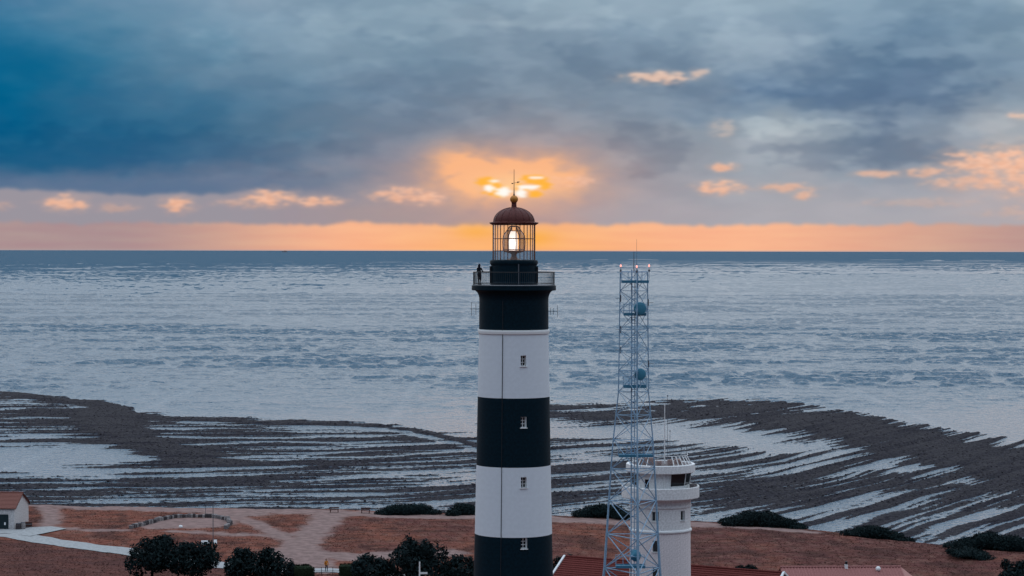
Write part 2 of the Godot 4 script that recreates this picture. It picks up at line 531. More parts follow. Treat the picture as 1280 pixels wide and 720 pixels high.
func make_sea() -> void:
	var ds := steps([[300.0, 640.0, 17.0], [640.0, 1500.0, 1.6], [1500.0, 2600.0, 3.2], [2600.0, 5000.0, 8.0], [5000.0, 12000.0, 35.0], [12000.0, 20000.0, 400.0]])
	for far in [30000.0, 50000.0, 90000.0, 160000.0, 300000.0]:
		ds.append(far)
	var w := 460
	var v := PackedVector3Array()
	v.resize(w * ds.size())
	var k := 0
	for d in ds:
		var half := 0.34 * d + 60.0
		for q in w:
			# dense inside the wedge that is looked at, wide skirts outside
			var t := 2.0 * q / (w - 1) - 1.0
			var x := t * half
			if absf(t) > 0.985:
				x = signf(t) * (half + (absf(t) - 0.985) / 0.015 * maxf(3000.0, d * 3.0))
			var y := SEA
			if d > 600.0 and d < 9000.0 and absf(t) <= 0.985:
				y = wave_y(x, d)
			v[k] = Vector3(x, y, -d)
			k += 1
	var whole := sheet(v, w, ds.size())
	var arr := whole.surface_get_arrays(0)
	var index: PackedInt32Array = arr[Mesh.ARRAY_INDEX]
	var calm := PackedInt32Array()
	var rough := PackedInt32Array()
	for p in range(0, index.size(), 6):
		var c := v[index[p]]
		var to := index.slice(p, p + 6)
		if -c.z > 2400.0 and (-c.z > 14000.0 or in_shade_belt(c.x, -c.z)):
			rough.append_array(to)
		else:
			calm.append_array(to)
	for e in [["sea", calm, mats.sea_water], ["open_sea", rough, mats.shade_belt_water]]:
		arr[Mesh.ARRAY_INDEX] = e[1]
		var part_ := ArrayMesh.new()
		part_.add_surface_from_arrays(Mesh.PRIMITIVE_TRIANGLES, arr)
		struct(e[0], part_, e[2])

func _ready() -> void:
	# camera
	var cam := Camera3D.new()
	cam.name = "camera"
	cam.fov = rad_to_deg(2.0 * atan(360.0 / 2800.0))
	cam.near = 1.0
	cam.far = 400000.0
	cam.position = Vector3(0, EYE, 0)
	cam.rotation = Vector3(-atan(46.6 / 2800.0), 0, deg_to_rad(0.107))
	add_child(cam)
	cam.current = true
	# sky, exposure, added overhead fill light
	var env := Environment.new()
	env.background_mode = Environment.BG_SKY
	env.sky = make_sky()
	env.background_energy_multiplier = SKY_GAIN
	env.tonemap_mode = Environment.TONE_MAPPER_LINEAR
	env.tonemap_exposure = 1.0
	env.sdfgi_enabled = true
	env.ssao_enabled = true
	env.ssil_enabled = true
	var we := WorldEnvironment.new()
	we.name = "environment"
	we.environment = env
	add_child(we)
	var overcast_fill := DirectionalLight3D.new()  # added broad fill from high overhead, not aimed along the sunset
	overcast_fill.name = "overcast_fill"
	overcast_fill.light_energy = 0.36
	overcast_fill.light_angular_distance = 150.0
	overcast_fill.light_color = Color(1.0, 0.96, 0.92)
	overcast_fill.shadow_enabled = true
	overcast_fill.rotation = Vector3(deg_to_rad(-68.0), deg_to_rad(180.0), 0)
	add_child(overcast_fill)
	print("sky ", Time.get_ticks_msec())
	make_materials()
	make_setting()
	print("setting ", Time.get_ticks_msec())
	make_things()
	print("things ", Time.get_ticks_msec())

func make_materials() -> void:
	var m := mat("sea_water", lin(0.016, 0.08, 0.14), 0.18, 0.42)
	m.normal_enabled = true
	m.normal_texture = normal_tex(61, 0.03, 4, 7.0)
	m.normal_scale = 1.6
	m.uv1_triplanar = true
	m.uv1_world_triplanar = true
	m.uv1_scale = Vector3.ONE / 80.0
	var o := mat("shade_belt_water", lin(0.016, 0.08, 0.14), 0.55, 0.12)  # same water colour, gloss cut to stand in for cloud shadow
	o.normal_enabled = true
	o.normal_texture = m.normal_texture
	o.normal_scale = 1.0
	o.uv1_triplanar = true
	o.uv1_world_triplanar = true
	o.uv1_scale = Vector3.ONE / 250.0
	mottle(mat("shore_rock", lin(0.027, 0.025, 0.036), 0.75, 0.22), 71, 9.0, 0.4, 1.0, 25.0)
	var l := mat("turf", Color.WHITE, 0.95, 0.1)
	l.vertex_color_use_as_albedo = true
	mottle(l, 81, 11.0, 0.72, 1.0)
	mottle(mat("concrete_road", lin(0.34, 0.35, 0.36), 0.9, 0.3), 83, 5.0, 0.8, 1.0, 2.0)
	mottle(mat("white_paint", lin(0.68, 0.74, 0.80), 0.6, 0.4), 91, 3.1, 0.95, 1.0, 0.03)
	mat("white_trim", lin(0.72, 0.74, 0.75), 0.6, 0.4)
	mottle(mat("worn_white", lin(0.80, 0.81, 0.82), 0.75, 0.3), 92, 1.6, 0.78, 1.0, 0.2)
	mottle(mat("old_render", lin(0.84, 0.78, 0.79), 0.9, 0.2), 93, 0.9, 0.7, 1.0, 0.5)
	mat("roof_felt", lin(0.16, 0.14, 0.145), 0.95, 0.2)
	mottle(mat("rusty_render", lin(0.42, 0.31, 0.29), 0.9, 0.2), 106, 0.8, 0.5, 1.0, 0.5)
	mottle(mat("black_paint", lin(0.0015, 0.015, 0.026), 0.55, 0.22), 94, 2.0, 0.6, 1.0, 0.1)
	mat("black_iron", lin(0.01, 0.013, 0.018), 0.5, 0.4)
	mat("tarred", lin(0.02, 0.024, 0.03), 0.7, 0.3)
	mat("gallery_floor", lin(0.3, 0.31, 0.33), 0.8, 0.3)
	mat("lead", lin(0.09, 0.1, 0.12), 0.6, 0.4)
	mat("bronze", lin(0.17, 0.07, 0.045), 0.45, 0.5, 0.2)
	mottle(mat("dome_metal", lin(0.115, 0.03, 0.026), 0.55, 0.3, 0.0), 95, 0.8, 0.6, 1.0, 0.5)
	mat("old_gold", lin(0.5, 0.2, 0.03), 0.5, 0.4, 0.15)
	var g := mat("lantern_glass", Color(1, 1, 1, 0.06), 0.02, 0.5)
	g.transparency = BaseMaterial3D.TRANSPARENCY_ALPHA
	g = mat("lens_glass", Color(0.42, 0.27, 0.22, 0.6), 0.1, 0.5)
	g.transparency = BaseMaterial3D.TRANSPARENCY_ALPHA
	var glow := mat("lamp_glow", lin(0.9, 0.9, 0.9), 0.4)
	glow.emission_enabled = true
	glow.emission = Color(1.0, 0.93, 0.88)
	glow.emission_energy_multiplier = 1.1
	glow = mat("red_glow", lin(0.8, 0.3, 0.25), 0.4)
	glow.emission_enabled = true
	glow.emission = Color(1.0, 0.62, 0.55)
	glow.emission_energy_multiplier = 1.6
	mat("dark_glass", lin(0.012, 0.014, 0.018), 0.12, 0.5)
	mottle(mat("mast_blue", lin(0.26, 0.42, 0.58), 0.5, 0.4), 96, 1.5, 0.75, 1.0)
	mat("mast_deck", lin(0.035, 0.16, 0.26), 0.6, 0.4)
	mat("dish_teal", lin(0.04, 0.19, 0.29), 0.5, 0.4)
	mottle(mat("limewash", lin(0.62, 0.6, 0.6), 0.9, 0.2), 97, 2.2, 0.75, 1.0, 0.3)
	mottle(mat("faded_tile", lin(0.26, 0.115, 0.095), 0.85, 0.2), 98, 0.9, 0.6, 1.0)
	mottle(mat("red_tile", lin(0.15, 0.036, 0.032), 0.8, 0.2), 99, 1.1, 0.6, 1.0)
	mottle(mat("pink_tile", lin(0.38, 0.17, 0.16), 0.85, 0.2), 100, 0.7, 0.5, 1.0)
	mottle(mat("pale_tile", lin(0.42, 0.22, 0.2), 0.85, 0.2), 101, 0.7, 0.7, 1.0)
	mat("door_teal", lin(0.006, 0.02, 0.026), 0.5, 0.4)
	mottle(mat("stone_grey", lin(0.2, 0.18, 0.185), 0.9, 0.2), 102, 0.7, 0.6, 1.0, 2.0)
	mottle(mat("stone_pale", lin(0.34, 0.31, 0.31), 0.9, 0.2), 103, 0.7, 0.6, 1.0, 2.0)
	mottle(mat("stone_dark", lin(0.085, 0.075, 0.08), 0.9, 0.2), 104, 0.7, 0.6, 1.0, 2.0)
	mottle(mat("timber", lin(0.11, 0.05, 0.042), 0.85, 0.2), 105, 0.5, 0.6, 1.0)
	mat("bark", lin(0.03, 0.024, 0.02), 0.9, 0.2)
	l = mat("dark_leaf", lin(0.012, 0.022, 0.024), 0.8, 0.15)
	l.vertex_color_use_as_albedo = true
	l = mat("hedge_leaf", lin(0.022, 0.034, 0.02), 0.8, 0.15)
	l.vertex_color_use_as_albedo = true
	mat("hedge_core", lin(0.022, 0.034, 0.02), 0.9, 0.1)
	l = mat("person", Color.WHITE, 0.85, 0.2)
	l.vertex_color_use_as_albedo = true
	mat("ship_grey", lin(0.26, 0.24, 0.25), 0.8, 0.2)
	l = mat("dry_grass", Color.WHITE, 0.9, 0.1)
	l.vertex_color_use_as_albedo = true

# trodden sand: polylines [half width, points...]
const TRACKS := [
	[2.6, [-96.0, 371.0], [-80.2, 365.4], [-73.2, 363.4], [-63.4, 360.6], [-49.9, 357.4], [-39.8, 357.0], [-28.0, 353.6], [-17.6, 350.6], [-5.0, 348.6], [8.0, 345.0], [30.0, 340.5], [44.0, 334.0]],
	[1.5, [-69.8, 334.3], [-70.8, 345.2], [-73.2, 355.8], [-76.9, 364.7]],
	[2.6, [-28.1, 354.7], [-28.5, 340.2], [-29.5, 324.0], [-29.6, 312.7], [-27.6, 302.9], [-24.7, 290.0]],
	[3.4, [-29.6, 310.0], [-31.3, 302.1], [-33.5, 294.0]],
	[2.6, [-26.1, 304.5], [-20.5, 302.1], [-15.4, 306.6], [-8.8, 307.6]],
	[5.0, [-52.0, 338.5], [-46.5, 340.0]], [1.6, [-44.0, 350.0], [-41.9, 345.2], [-36.3, 333.3], [-30.6, 317.0]],
	[1.0, [-57.0, 331.0], [-62.0, 330.0], [-68.0, 334.0]], [2.4, [-47.0, 352.0], [-40.0, 352.0]], [1.1, [-30.0, 327.0], [-40.0, 326.0], [-50.0, 329.0]]]
const ROAD := [[-104.0, 339.0], [-90.0, 333.5], [-79.6, 328.2], [-74.3, 325.2], [-68.8, 320.9], [-64.0, 317.0], [-59.2, 312.7], [-52.6, 306.9], [-47.2, 301.6], [-42.1, 297.0], [-38.9, 294.9], [-36.0, 293.0], [-31.0, 290.5], [-26.8, 289.0], [-23.9, 290.0], [-21.0, 288.6], [-14.0, 284.0]]

func track_share(x: float, d: float) -> float:
	var s := 0.0
	var p := Vector2(x, d)
	var wob := 1.1 * n_land.get_noise_2d(x * 0.25, d * 0.16) + 0.4 * n_land.get_noise_2d(x * 0.9, d * 0.6)
	for t in TRACKS:
		for k in range(1, t.size() - 1):
			var a := Vector2(t[k][0], t[k][1])
			var b := Vector2(t[k + 1][0], t[k + 1][1])
			if p.x < minf(a.x, b.x) - 8.0 or p.x > maxf(a.x, b.x) + 8.0 or p.y < minf(a.y, b.y) - 9.0 or p.y > maxf(a.y, b.y) + 9.0:
				continue
			var q := Geometry2D.get_closest_point_to_segment(p, a, b)
			var e := Vector2(p.x - q.x, (p.y - q.y) * 0.75).length()
			s = maxf(s, 1.0 - smoothstep(t[0] - 0.8, t[0] + 0.9, e + wob))
	return s

func turf_tint(x: float, d: float) -> Color:
	var a := n_land.get_noise_2d(x * 0.05, d * 0.03)
	var b := n_land.get_noise_2d(x * 0.5 + 40.0, d * 0.2)
	var e := n_land.get_noise_2d(x * 0.12 + 80.0, d * 0.09)
	var c := Color(0.205, 0.078, 0.055).lerp(Color(0.125, 0.052, 0.047), clampf(0.5 + 1.5 * a + 0.014 * x, 0, 1))
	c = c.lerp(Color(0.19, 0.105, 0.085), clampf(b * 1.2, 0, 0.8))
	c = c.lerp(Color(0.062, 0.032, 0.03), smoothstep(0.1, 0.42, e) * 0.7)
	c = c.lerp(Color(0.075, 0.036, 0.031), smoothstep(0.08, 0.38, n_land.get_noise_2d(x * 0.05 + 11.0, d * 0.3 + 7.0)) * 0.6)
	var heath := 300.0 - 0.82 * (x + 45.0) + 7.0 * n_land.get_noise_2d(x * 0.11, d * 0.08) - d
	c = c.lerp(Color(0.098, 0.047, 0.044), 0.75 * smoothstep(-1.0, 3.0, heath) * (1.0 - smoothstep(-38.0, -30.0, x)))
	if d > 270.0 and absf(x) < 115.0:
		c = c.lerp(Color(0.27, 0.19, 0.178), track_share(x, d) * 0.9)
	return c

func make_road() -> void:
	var m := MB.new()
	var left := []
	var right := []
	for k in ROAD.size():
		var p := Vector2(ROAD[k][0], ROAD[k][1])
		var q := Vector2(ROAD[mini(k + 1, ROAD.size() - 1)][0], ROAD[mini(k + 1, ROAD.size() - 1)][1]) - Vector2(ROAD[maxi(k - 1, 0)][0], ROAD[maxi(k - 1, 0)][1])
		var nn := Vector2(-q.y, q.x).normalized() * (2.3 + 0.25 * sin(k * 2.1))
		left.append(p + nn)
		right.append(p - nn)
	for k in ROAD.size() - 1:
		for s in 10:
			for w in 6:
				var c := []
				for e in [[s, w], [s + 1, w], [s + 1, w + 1], [s, w + 1]]:
					var l: Vector2 = left[k].lerp(left[k + 1], e[0] / 10.0)
					var r: Vector2 = right[k].lerp(right[k + 1], e[0] / 10.0)
					var p := r.lerp(l, e[1] / 6.0)
					c.append(Vector3(p.x, land_y(p.x, p.y) + 0.07, -p.y))
				m.quad(c[0], c[1], c[2], c[3])
	struct("road", m.mesh(), mats.concrete_road)
	m = MB.new()
	var f := [Vector2(-90.0, 329.0), Vector2(-73.5, 326.0), Vector2(-69.5, 322.5), Vector2(-66.0, 331.5), Vector2(-69.0, 335.0), Vector2(-71.5, 333.5), Vector2(-73.4, 330.9), Vector2(-90.0, 331.8)]
	var tri := Geometry2D.triangulate_polygon(PackedVector2Array(f))
	for k in range(0, tri.size(), 3):
		var p := []
		for e in 3:
			var q: Vector2 = f[tri[k + e]]
			p.append(Vector3(q.x, land_y(q.x, q.y) + 0.12, -q.y))
		if (p[1] - p[0]).cross(p[2] - p[0]).y > 0.0:
			m.tri(p[0], p[1], p[2])
		else:
			m.tri(p[0], p[2], p[1])
	struct("forecourt_pavement", m.mesh(), mats.concrete_road)

func make_grass() -> void:
	# tufts of dry grass over the turf
	var rng := RandomNumberGenerator.new()
	rng.seed = 77
	var m := MB.new()
	for k in 5:
		var a := rng.randf() * TAU
		var o := Vector3(sin(a), 0, cos(a)) * rng.randf_range(0.02, 0.14)
		var w := Vector3(cos(a), 0, -sin(a)) * 0.035
		m.tri(o - w, o + w, o * 2.2 + Vector3(0, rng.randf_range(0.08, 0.19), 0))
	for q in m.n.size():
		m.n[q] = (m.n[q] * 0.25 + Vector3.UP).normalized()
	var mm := MultiMesh.new()
	mm.transform_format = MultiMesh.TRANSFORM_3D
	mm.use_colors = true
	mm.mesh = m.mesh()
	var where := []
	var tint := []
	while where.size() < 36000:
		var d := rng.randf_range(276.0, 366.0)
		var x := rng.randf_range(-0.262, 0.262) * d
		if d > cliff_at(x) - 0.3:
			continue
		var c := turf_tint(x, d)
		if c.g > 0.125:
			continue
		var onroad := false
		for k in ROAD.size() - 1:
			var q := Geometry2D.get_closest_point_to_segment(Vector2(x, d), Vector2(ROAD[k][0], ROAD[k][1]), Vector2(ROAD[k + 1][0], ROAD[k + 1][1]))
			if q.distance_to(Vector2(x, d)) < 2.7:
				onroad = true
		if onroad or (x < -66.0 and d > 321.0 and d < 341.0):
			continue
		where.append(Transform3D(Basis(Vector3.UP, rng.randf() * TAU).scaled(Vector3.ONE * rng.randf_range(0.4, 0.9)), Vector3(x, land_y(x, d) - 0.02, -d)))
		var g := rng.randf_range(0.8, 1.1)
		tint.append(Color(c.r * g, c.g * g, c.b * g))
	mm.instance_count = where.size()
	for k in where.size():
		mm.set_instance_transform(k, where[k])
		mm.set_instance_color(k, tint[k])
	var o := MultiMeshInstance3D.new()
	o.name = "dry_grass"
	o.multimesh = mm
	o.material_override = mats.dry_grass
	add_child(o)
	tag(o, "short reddish brown dry grass covering the headland", "grass")
	o.set_meta("kind", "stuff")

func make_stones() -> void:
	# loose stones strewn over the rock flats
	var rng := RandomNumberGenerator.new()
	rng.seed = 88
	var m := MB.new()
	m.ball(Vector3.ZERO, Vector3(0.5, 0.32, 0.42), 4, 6)
	for q in m.v.size():
		m.v[q] *= 1.0 + 0.3 * n_rock.get_noise_3dv(m.v[q] * 5.0)
	var mm := MultiMesh.new()
	mm.transform_format = MultiMesh.TRANSFORM_3D
	mm.use_colors = true
	mm.mesh = m.mesh()
	var where := []
	var tint := []
	while where.size() < 9000:
		var d := rng.randf_range(436.0, 760.0)
		var x := rng.randf_range(-0.25, 0.25) * d
		var y := flat_y(x, d)
		if y < SEA + 0.08:
			continue
		where.append(Transform3D(Basis(Vector3.UP, rng.randf() * TAU).scaled(Vector3(1, rng.randf_range(0.6, 1.3), 1) * rng.randf_range(0.2, 0.6)), Vector3(x, y, -d)))
		var g := rng.randf_range(0.02, 0.06)
		tint.append(Color(g, g * 0.9, g * 1.05))
	mm.instance_count = where.size()
	for k in where.size():
		mm.set_instance_transform(k, where[k])
		mm.set_instance_color(k, tint[k])
	var o := MultiMeshInstance3D.new()
	o.name = "shore_stones"
	o.multimesh = mm
	o.material_override = mats.dry_grass
	add_child(o)
	tag(o, "loose dark stones strewn over the tidal rock flats", "stones")
	o.set_meta("kind", "stuff")

func make_setting() -> void:
	struct("ground", grid_mesh(steps([[-420.0, -112.0, 28.0], [-112.0, 100.0, 0.6], [100.0, 420.0, 32.0]]), steps([[-500.0, 270.0, 70.0], [270.0, 372.0, 0.6], [372.0, 412.0, 5.0]]), land_y, turf_tint), mats.turf)
	make_sea()
	struct("rock_flats", grid_mesh(steps([[-260.0, -200.0, 4.0], [-200.0, 160.0, 0.5], [160.0, 260.0, 4.0]]), steps([[330.0, 376.0, 4.0], [376.0, 640.0, 0.8], [640.0, 880.0, 1.2]]), flat_y), mats.shore_rock)
	make_road()
	make_grass()
	make_stones()

# ---------------------------------------------------------------- walls of revolution with openings
const STEP := TAU / 160.0

# holes: [first segment, last segment + 1, bottom, top]
func round_wall(radius: Array, h0: float, h1: float, holes: Array, extra := []) -> MB:
	var hs := [h0, h1]
	for h in holes:
		for e in [h[2], h[3]]:
			if e > h0 and e < h1:
				hs.append(e)
	for e in extra:
		hs.append(e)
	hs.sort()
	var m := MB.new()
	for r in hs.size() - 1:
		var a: float = hs[r]
		var b: float = hs[r + 1]
		if b - a < 0.001:
			continue
		var ra := along(radius, a)
		var rb := along(radius, b)
		var tilt := Vector2(b - a, ra - rb).normalized()
		for s in 160:
			var skip := false
			for h in holes:
				var q: int = posmod(s - int(h[0]), 160)
				if q < h[1] - h[0] and a >= h[2] - 0.001 and b <= h[3] + 0.001:
					skip = true
			if skip:
				continue
			var o := Vector3(sin(s * STEP), 0, cos(s * STEP))
			var p := Vector3(sin((s + 1) * STEP), 0, cos((s + 1) * STEP))
			var k := m.vert(o * ra + Vector3(0, a, 0), o * tilt.x + Vector3(0, tilt.y, 0))
			m.vert(p * ra + Vector3(0, a, 0), p * tilt.x + Vector3(0, tilt.y, 0))
			m.vert(p * rb + Vector3(0, b, 0), p * tilt.x + Vector3(0, tilt.y, 0))
			m.vert(o * rb + Vector3(0, b, 0), o * tilt.x + Vector3(0, tilt.y, 0))
			m.face(k, k + 1, k + 2)
			m.face(k, k + 2, k + 3)
	return m

# reveal, casement and pane of a deep window in a round wall; returns the window node under `parent`
func round_window(parent: Node, radius: Array, hole: Array, depth: float, reveal: Material, bars: Material, glass: Material, bar_cols := 2, bar_rows := 3) -> Node3D:
	var w := Node3D.new()
	w.name = "window"
	parent.add_child(w, true)
	var b: float = hole[2]
	var t: float = hole[3]
	var mid := (b + t) * 0.5
	var ro := along(radius, mid) + 0.004
	var c = (hole[0] + hole[1]) * 0.5 * STEP
	var half: float = ro * sin((hole[1] - hole[0]) * 0.5 * STEP)
	w.rotation.y = c
	var front := ro * cos((hole[1] - hole[0]) * 0.5 * STEP)
	var back := front - depth
	var rb := along(radius, b) + 0.004
	var rt := along(radius, t) + 0.004
	var m := MB.new()
	var x := half
	m.quad(Vector3(-x, b, front + rb - ro), Vector3(-x, b, back), Vector3(-x, t, back), Vector3(-x, t, front + rt - ro))
	m.quad(Vector3(x, b, back), Vector3(x, b, front + rb - ro), Vector3(x, t, front + rt - ro), Vector3(x, t, back))
	m.quad(Vector3(-x, t, back), Vector3(x, t, back), Vector3(x, t, front + rt - ro), Vector3(-x, t, front + rt - ro))
	m.quad(Vector3(-x, b, front + rb - ro), Vector3(x, b, front + rb - ro), Vector3(x, b, back), Vector3(-x, b, back))
	part("reveal", m, reveal, w)
	var sill := MB.new()
	sill.box(Vector3(0, b - 0.035, front + rb - ro - 0.02), Vector3(2.0 * x + 0.16, 0.07, 0.22))
	part("sill", sill, reveal, w)
	var f := MB.new()
	var zf := back + 0.05
	for k in bar_cols + 1:
		f.box(Vector3(lerpf(-x + 0.025, x - 0.025, float(k) / bar_cols), mid, zf), Vector3(0.05, t - b, 0.05))
	for k in bar_rows + 1:
		f.box(Vector3(0, lerpf(b + 0.025, t - 0.025, float(k) / bar_rows), zf + 0.003), Vector3(2.0 * x, 0.05, 0.05))
	part("frame", f, bars, w)
	var g := MB.new()
	g.quad(Vector3(-x, b, back + 0.02), Vector3(x, b, back + 0.02), Vector3(x, t, back + 0.02), Vector3(-x, t, back + 0.02))
	part("pane", g, glass, w)
	return w

func ring(parent: Node, called: String, r: float, h: float, thick: float, material: Material, sides := 96) -> void:
	var prof := []
	for k in 9:
		var a := TAU * k / 8.0 - PI
		prof.append(Vector2(r + thick * cos(a), h + thick * sin(a)))
	var m := MB.new()
	m.lathe(prof, sides, Vector3.ZERO, true)
	for k in m.n.size():
		m.n[k] = -m.n[k] if (m.n[k].dot(Vector3(m.v[k].x, 0, m.v[k].z).normalized() * (Vector2(m.v[k].x, m.v[k].z).length() - r) + Vector3(0, m.v[k].y - h, 0)) < 0.0) else m.n[k]
	part(called, m, material, parent)

# ---------------------------------------------------------------- the lighthouse
const TOWER_R := [[0.0, 3.95], [12.0, 3.62], [15.75, 3.525], [22.02, 3.39], [28.24, 3.28], [34.29, 3.165], [37.0, 3.15]]

func make_lighthouse() -> void:
	var t := thing("lighthouse", Vector3(0.17, 0, -204), 0.0, "tall round lighthouse in broad black and white bands with a domed lantern", "lighthouse")
	var holes := []
	for h in [4.3, 9.8, 15.24, 20.7, 26.1, 31.62]:
		holes.append([5, 9, h - 0.48, h + 0.48])
	var bands := [[0.0, 9.55, "white"], [9.55, 15.75, "black"], [15.75, 22.02, "white"], [22.02, 28.24, "black"], [28.24, 34.29, "white"], [34.29, 37.0, "black"]]
	for b in bands:
		var inside := []
		for h in holes:
			if h[3] > b[0] and h[2] < b[1]:
				inside.append(h)
		var lab := "white painted wall band" if b[2] == "white" else "black painted wall band"
		var w := part("wall_band", round_wall(TOWER_R, b[0], b[1], inside), mats.white_paint if b[2] == "white" else mats.black_paint, t, lab)
		for h in inside:
			if (h[2] + h[3]) * 0.5 >= b[0] and (h[2] + h[3]) * 0.5 < b[1]:
				round_window(w, TOWER_R, h, 0.42, mats.white_trim, mats.white_trim, mats.dark_glass)
	# string course under the top band
	var m := MB.new()
	m.lathe([Vector2(3.165, 33.95), Vector2(3.26, 34.0), Vector2(3.28, 34.2), Vector2(3.26, 34.32), Vector2(3.15, 34.36)], 120)
	part("string_course", m, mats.white_trim, t)
	# lightning conductor
	m = MB.new()
	var ca := -18.2 * PI / 180.0
	for k in TOWER_R.size() - 1:
		var a: Array = TOWER_R[k]
		var b2: Array = TOWER_R[k + 1]
		m.tube(Vector3(sin(ca) * (a[1] + 0.03), a[0], cos(ca) * (a[1] + 0.03)), Vector3(sin(ca) * (b2[1] + 0.03), b2[0], cos(ca) * (b2[1] + 0.03)), 0.034, -1.0, 6)
	part("lightning_conductor", m, mats.tarred, t)
	# flared cornice and gallery slab
	m = MB.new()
	var prof := [Vector2(3.15, 36.99)]
	for k in 9:
		var a := PI / 2 * k / 8.0
		prof.append(Vector2(3.15 + 0.52 * (1.0 - cos(a)), 37.02 + 0.88 * sin(a)))
	m.lathe(prof, 120, Vector3.ZERO, true)
	part("cornice", m, mats.black_paint, t)
	m = MB.new()
	m.lathe([Vector2(3.60, 37.90), Vector2(3.80, 37.90), Vector2(3.84, 37.95), Vector2(3.84, 38.30), Vector2(3.80, 38.345), Vector2(1.9, 38.37)], 120)
	var slab := part("gallery_slab", m, mats.black_paint, t)
	m = MB.new()
	m.lathe([Vector2(3.79, 38.37), Vector2(3.79, 38.395), Vector2(2.0, 38.40)], 120)
	part("floor", m, mats.gallery_floor, slab)
	# railing
	var rail := Node3D.new()
	rail.name = "railing"
	t.add_child(rail)
	ring(rail, "handrail", 3.70, 39.56, 0.038, mats.black_iron)
	ring(rail, "bottom_rail", 3.70, 38.52, 0.022, mats.black_iron)
	m = MB.new()
	m.tube(Vector3(0, 38.38, 0), Vector3(0, 39.56, 0), 0.013, -1.0, 5, false)
	var one := m.mesh()
	for k in 120:
		var o := part("baluster", one, mats.black_iron, rail)
		o.position = Vector3(sin(k * TAU / 120), 0, cos(k * TAU / 120)) * 3.70
	# service drum
	m = MB.new()
	m.lathe([Vector2(2.17, 38.39), Vector2(2.17, 38.6), Vector2(2.10, 38.68), Vector2(2.08, 40.15), Vector2(2.13, 40.25), Vector2(2.19, 40.35), Vector2(2.19, 40.55), Vector2(2.12, 40.66), Vector2(1.5, 40.68)], 96)
	var drum := part("service_drum", m, mats.black_paint, t)
	m = MB.new()
	m.tube(Vector3(0.42, 38.4, 2.12), Vector3(0.42, 40.3, 2.12), 0.05)
	part("downpipe", m, mats.lead, drum)
	for s in [-1, 1]:
		m = MB.new()
		m.box(Vector3(s * 2.13, 39.35, 0.25), Vector3(0.16, 1.5, 0.75))
		part("door", m, mats.black_iron, drum)
	# lantern: glazing, optic, roof
	var lantern := Node3D.new()
	lantern.name = "lantern"
	t.add_child(lantern)
	m = MB.new()
	m.tube(Vector3(0, 40.66, 0), Vector3(0, 43.9, 0), 0.045, -1.0, 6)
	var bar := m.mesh()
	m = MB.new()
	var gw := 1.9 * sin(PI / 16) - 0.02
	m.quad(Vector3(-gw, 40.68, 0), Vector3(gw, 40.68, 0), Vector3(gw, 43.88, 0), Vector3(-gw, 43.88, 0))
	var pane := m.mesh()
	for k in 16:
		var a := k * TAU / 16 + 0.1
		var o := part("mullion", bar, mats.bronze, lantern)
		o.position = Vector3(sin(a), 0, cos(a)) * 1.92
		var p := part("pane", pane, mats.lantern_glass, lantern)
		p.rotation.y = a + PI / 16
		p.position = Vector3(sin(a + PI / 16), 0, cos(a + PI / 16)) * 1.92 * cos(PI / 16)
	ring(lantern, "glazing_ring", 1.92, 41.49, 0.03, mats.bronze, 64)
	ring(lantern, "glazing_ring", 1.92, 42.59, 0.03, mats.bronze, 64)
	var optic := Node3D.new()
	optic.name = "optic"
	t.add_child(optic)
	m = MB.new()
	m.lathe([Vector2(0.7, 40.69), Vector2(0.35, 40.8), Vector2(0.2, 41.1), Vector2(0.32, 41.25), Vector2(0.95, 41.42), Vector2(0.95, 41.5), Vector2(0.0, 41.5)], 32)
	part("pedestal", m, mats.bronze, optic)
	for k in 6:
		var a := k * TAU / 6 + TAU / 12
		m = MB.new()
		var pts := [Vector2(0.98, 41.5), Vector2(1.02, 42.3), Vector2(0.95, 42.9), Vector2(0.62, 43.35), Vector2(0.40, 43.7)]
		for q in 4:
			m.tube(Vector3(sin(a) * pts[q].x, pts[q].y, cos(a) * pts[q].x), Vector3(sin(a) * pts[q + 1].x, pts[q + 1].y, cos(a) * pts[q + 1].x), 0.05, -1.0, 6)
		part("optic_rib", m, mats.bronze, optic)
	for q in [[41.6, 1.0], [42.62, 1.0], [43.3, 0.66]]:
		ring(optic, "prism_ring", q[1], q[0], 0.035, mats.bronze, 40)
	for a in [-1.31, 0.53]:
		m = MB.new()
		m.lathe([Vector2(0.97, 41.52), Vector2(1.0, 42.3), Vector2(0.93, 42.9), Vector2(0.6, 43.35), Vector2(0.4, 43.68)], 12, Vector3.ZERO, true, a, a + 0.78)
		part("lens_panel", m, mats.lens_glass, optic)
	m = MB.new()
	m.lathe([Vector2(0.42, 43.66), Vector2(0.42, 43.75), Vector2(0.0, 43.78)], 24)
	part("optic_cap", m, mats.bronze, optic)
	m = MB.new()
	m.lathe([Vector2(0.0, 41.5), Vector2(0.34, 41.52), Vector2(0.40, 41.62), Vector2(0.40, 42.55), Vector2(0.36, 43.1), Vector2(0.2, 43.3), Vector2(0.0, 43.32)], 32, Vector3(-0.08, 0, 0), true)
	part("lamp", m, mats.lamp_glow, optic, "white glowing lamp column inside the optic")
	var l := OmniLight3D.new()
	l.name = "lamp_light"
	l.light_color = Color(1.0, 0.93, 0.86)
	l.light_energy = 0.5
	l.light_size = 0.3
	l.omni_range = 60.0
	l.omni_attenuation = 2.0
	l.shadow_enabled = true
	l.position = Vector3(-0.08, 42.2, 0.62)
	optic.add_child(l)
	var roof := Node3D.new()
	roof.name = "dome_roof"
	t.add_child(roof)
	m = MB.new()
	m.lathe([Vector2(1.86, 43.86), Vector2(2.0, 43.84), Vector2(2.22, 43.98), Vector2(2.24, 44.06), Vector2(1.95, 44.12), Vector2(1.8, 44.14)], 96)
	part("eave", m, mats.dome_metal, roof)
	m = MB.new()
	prof = []
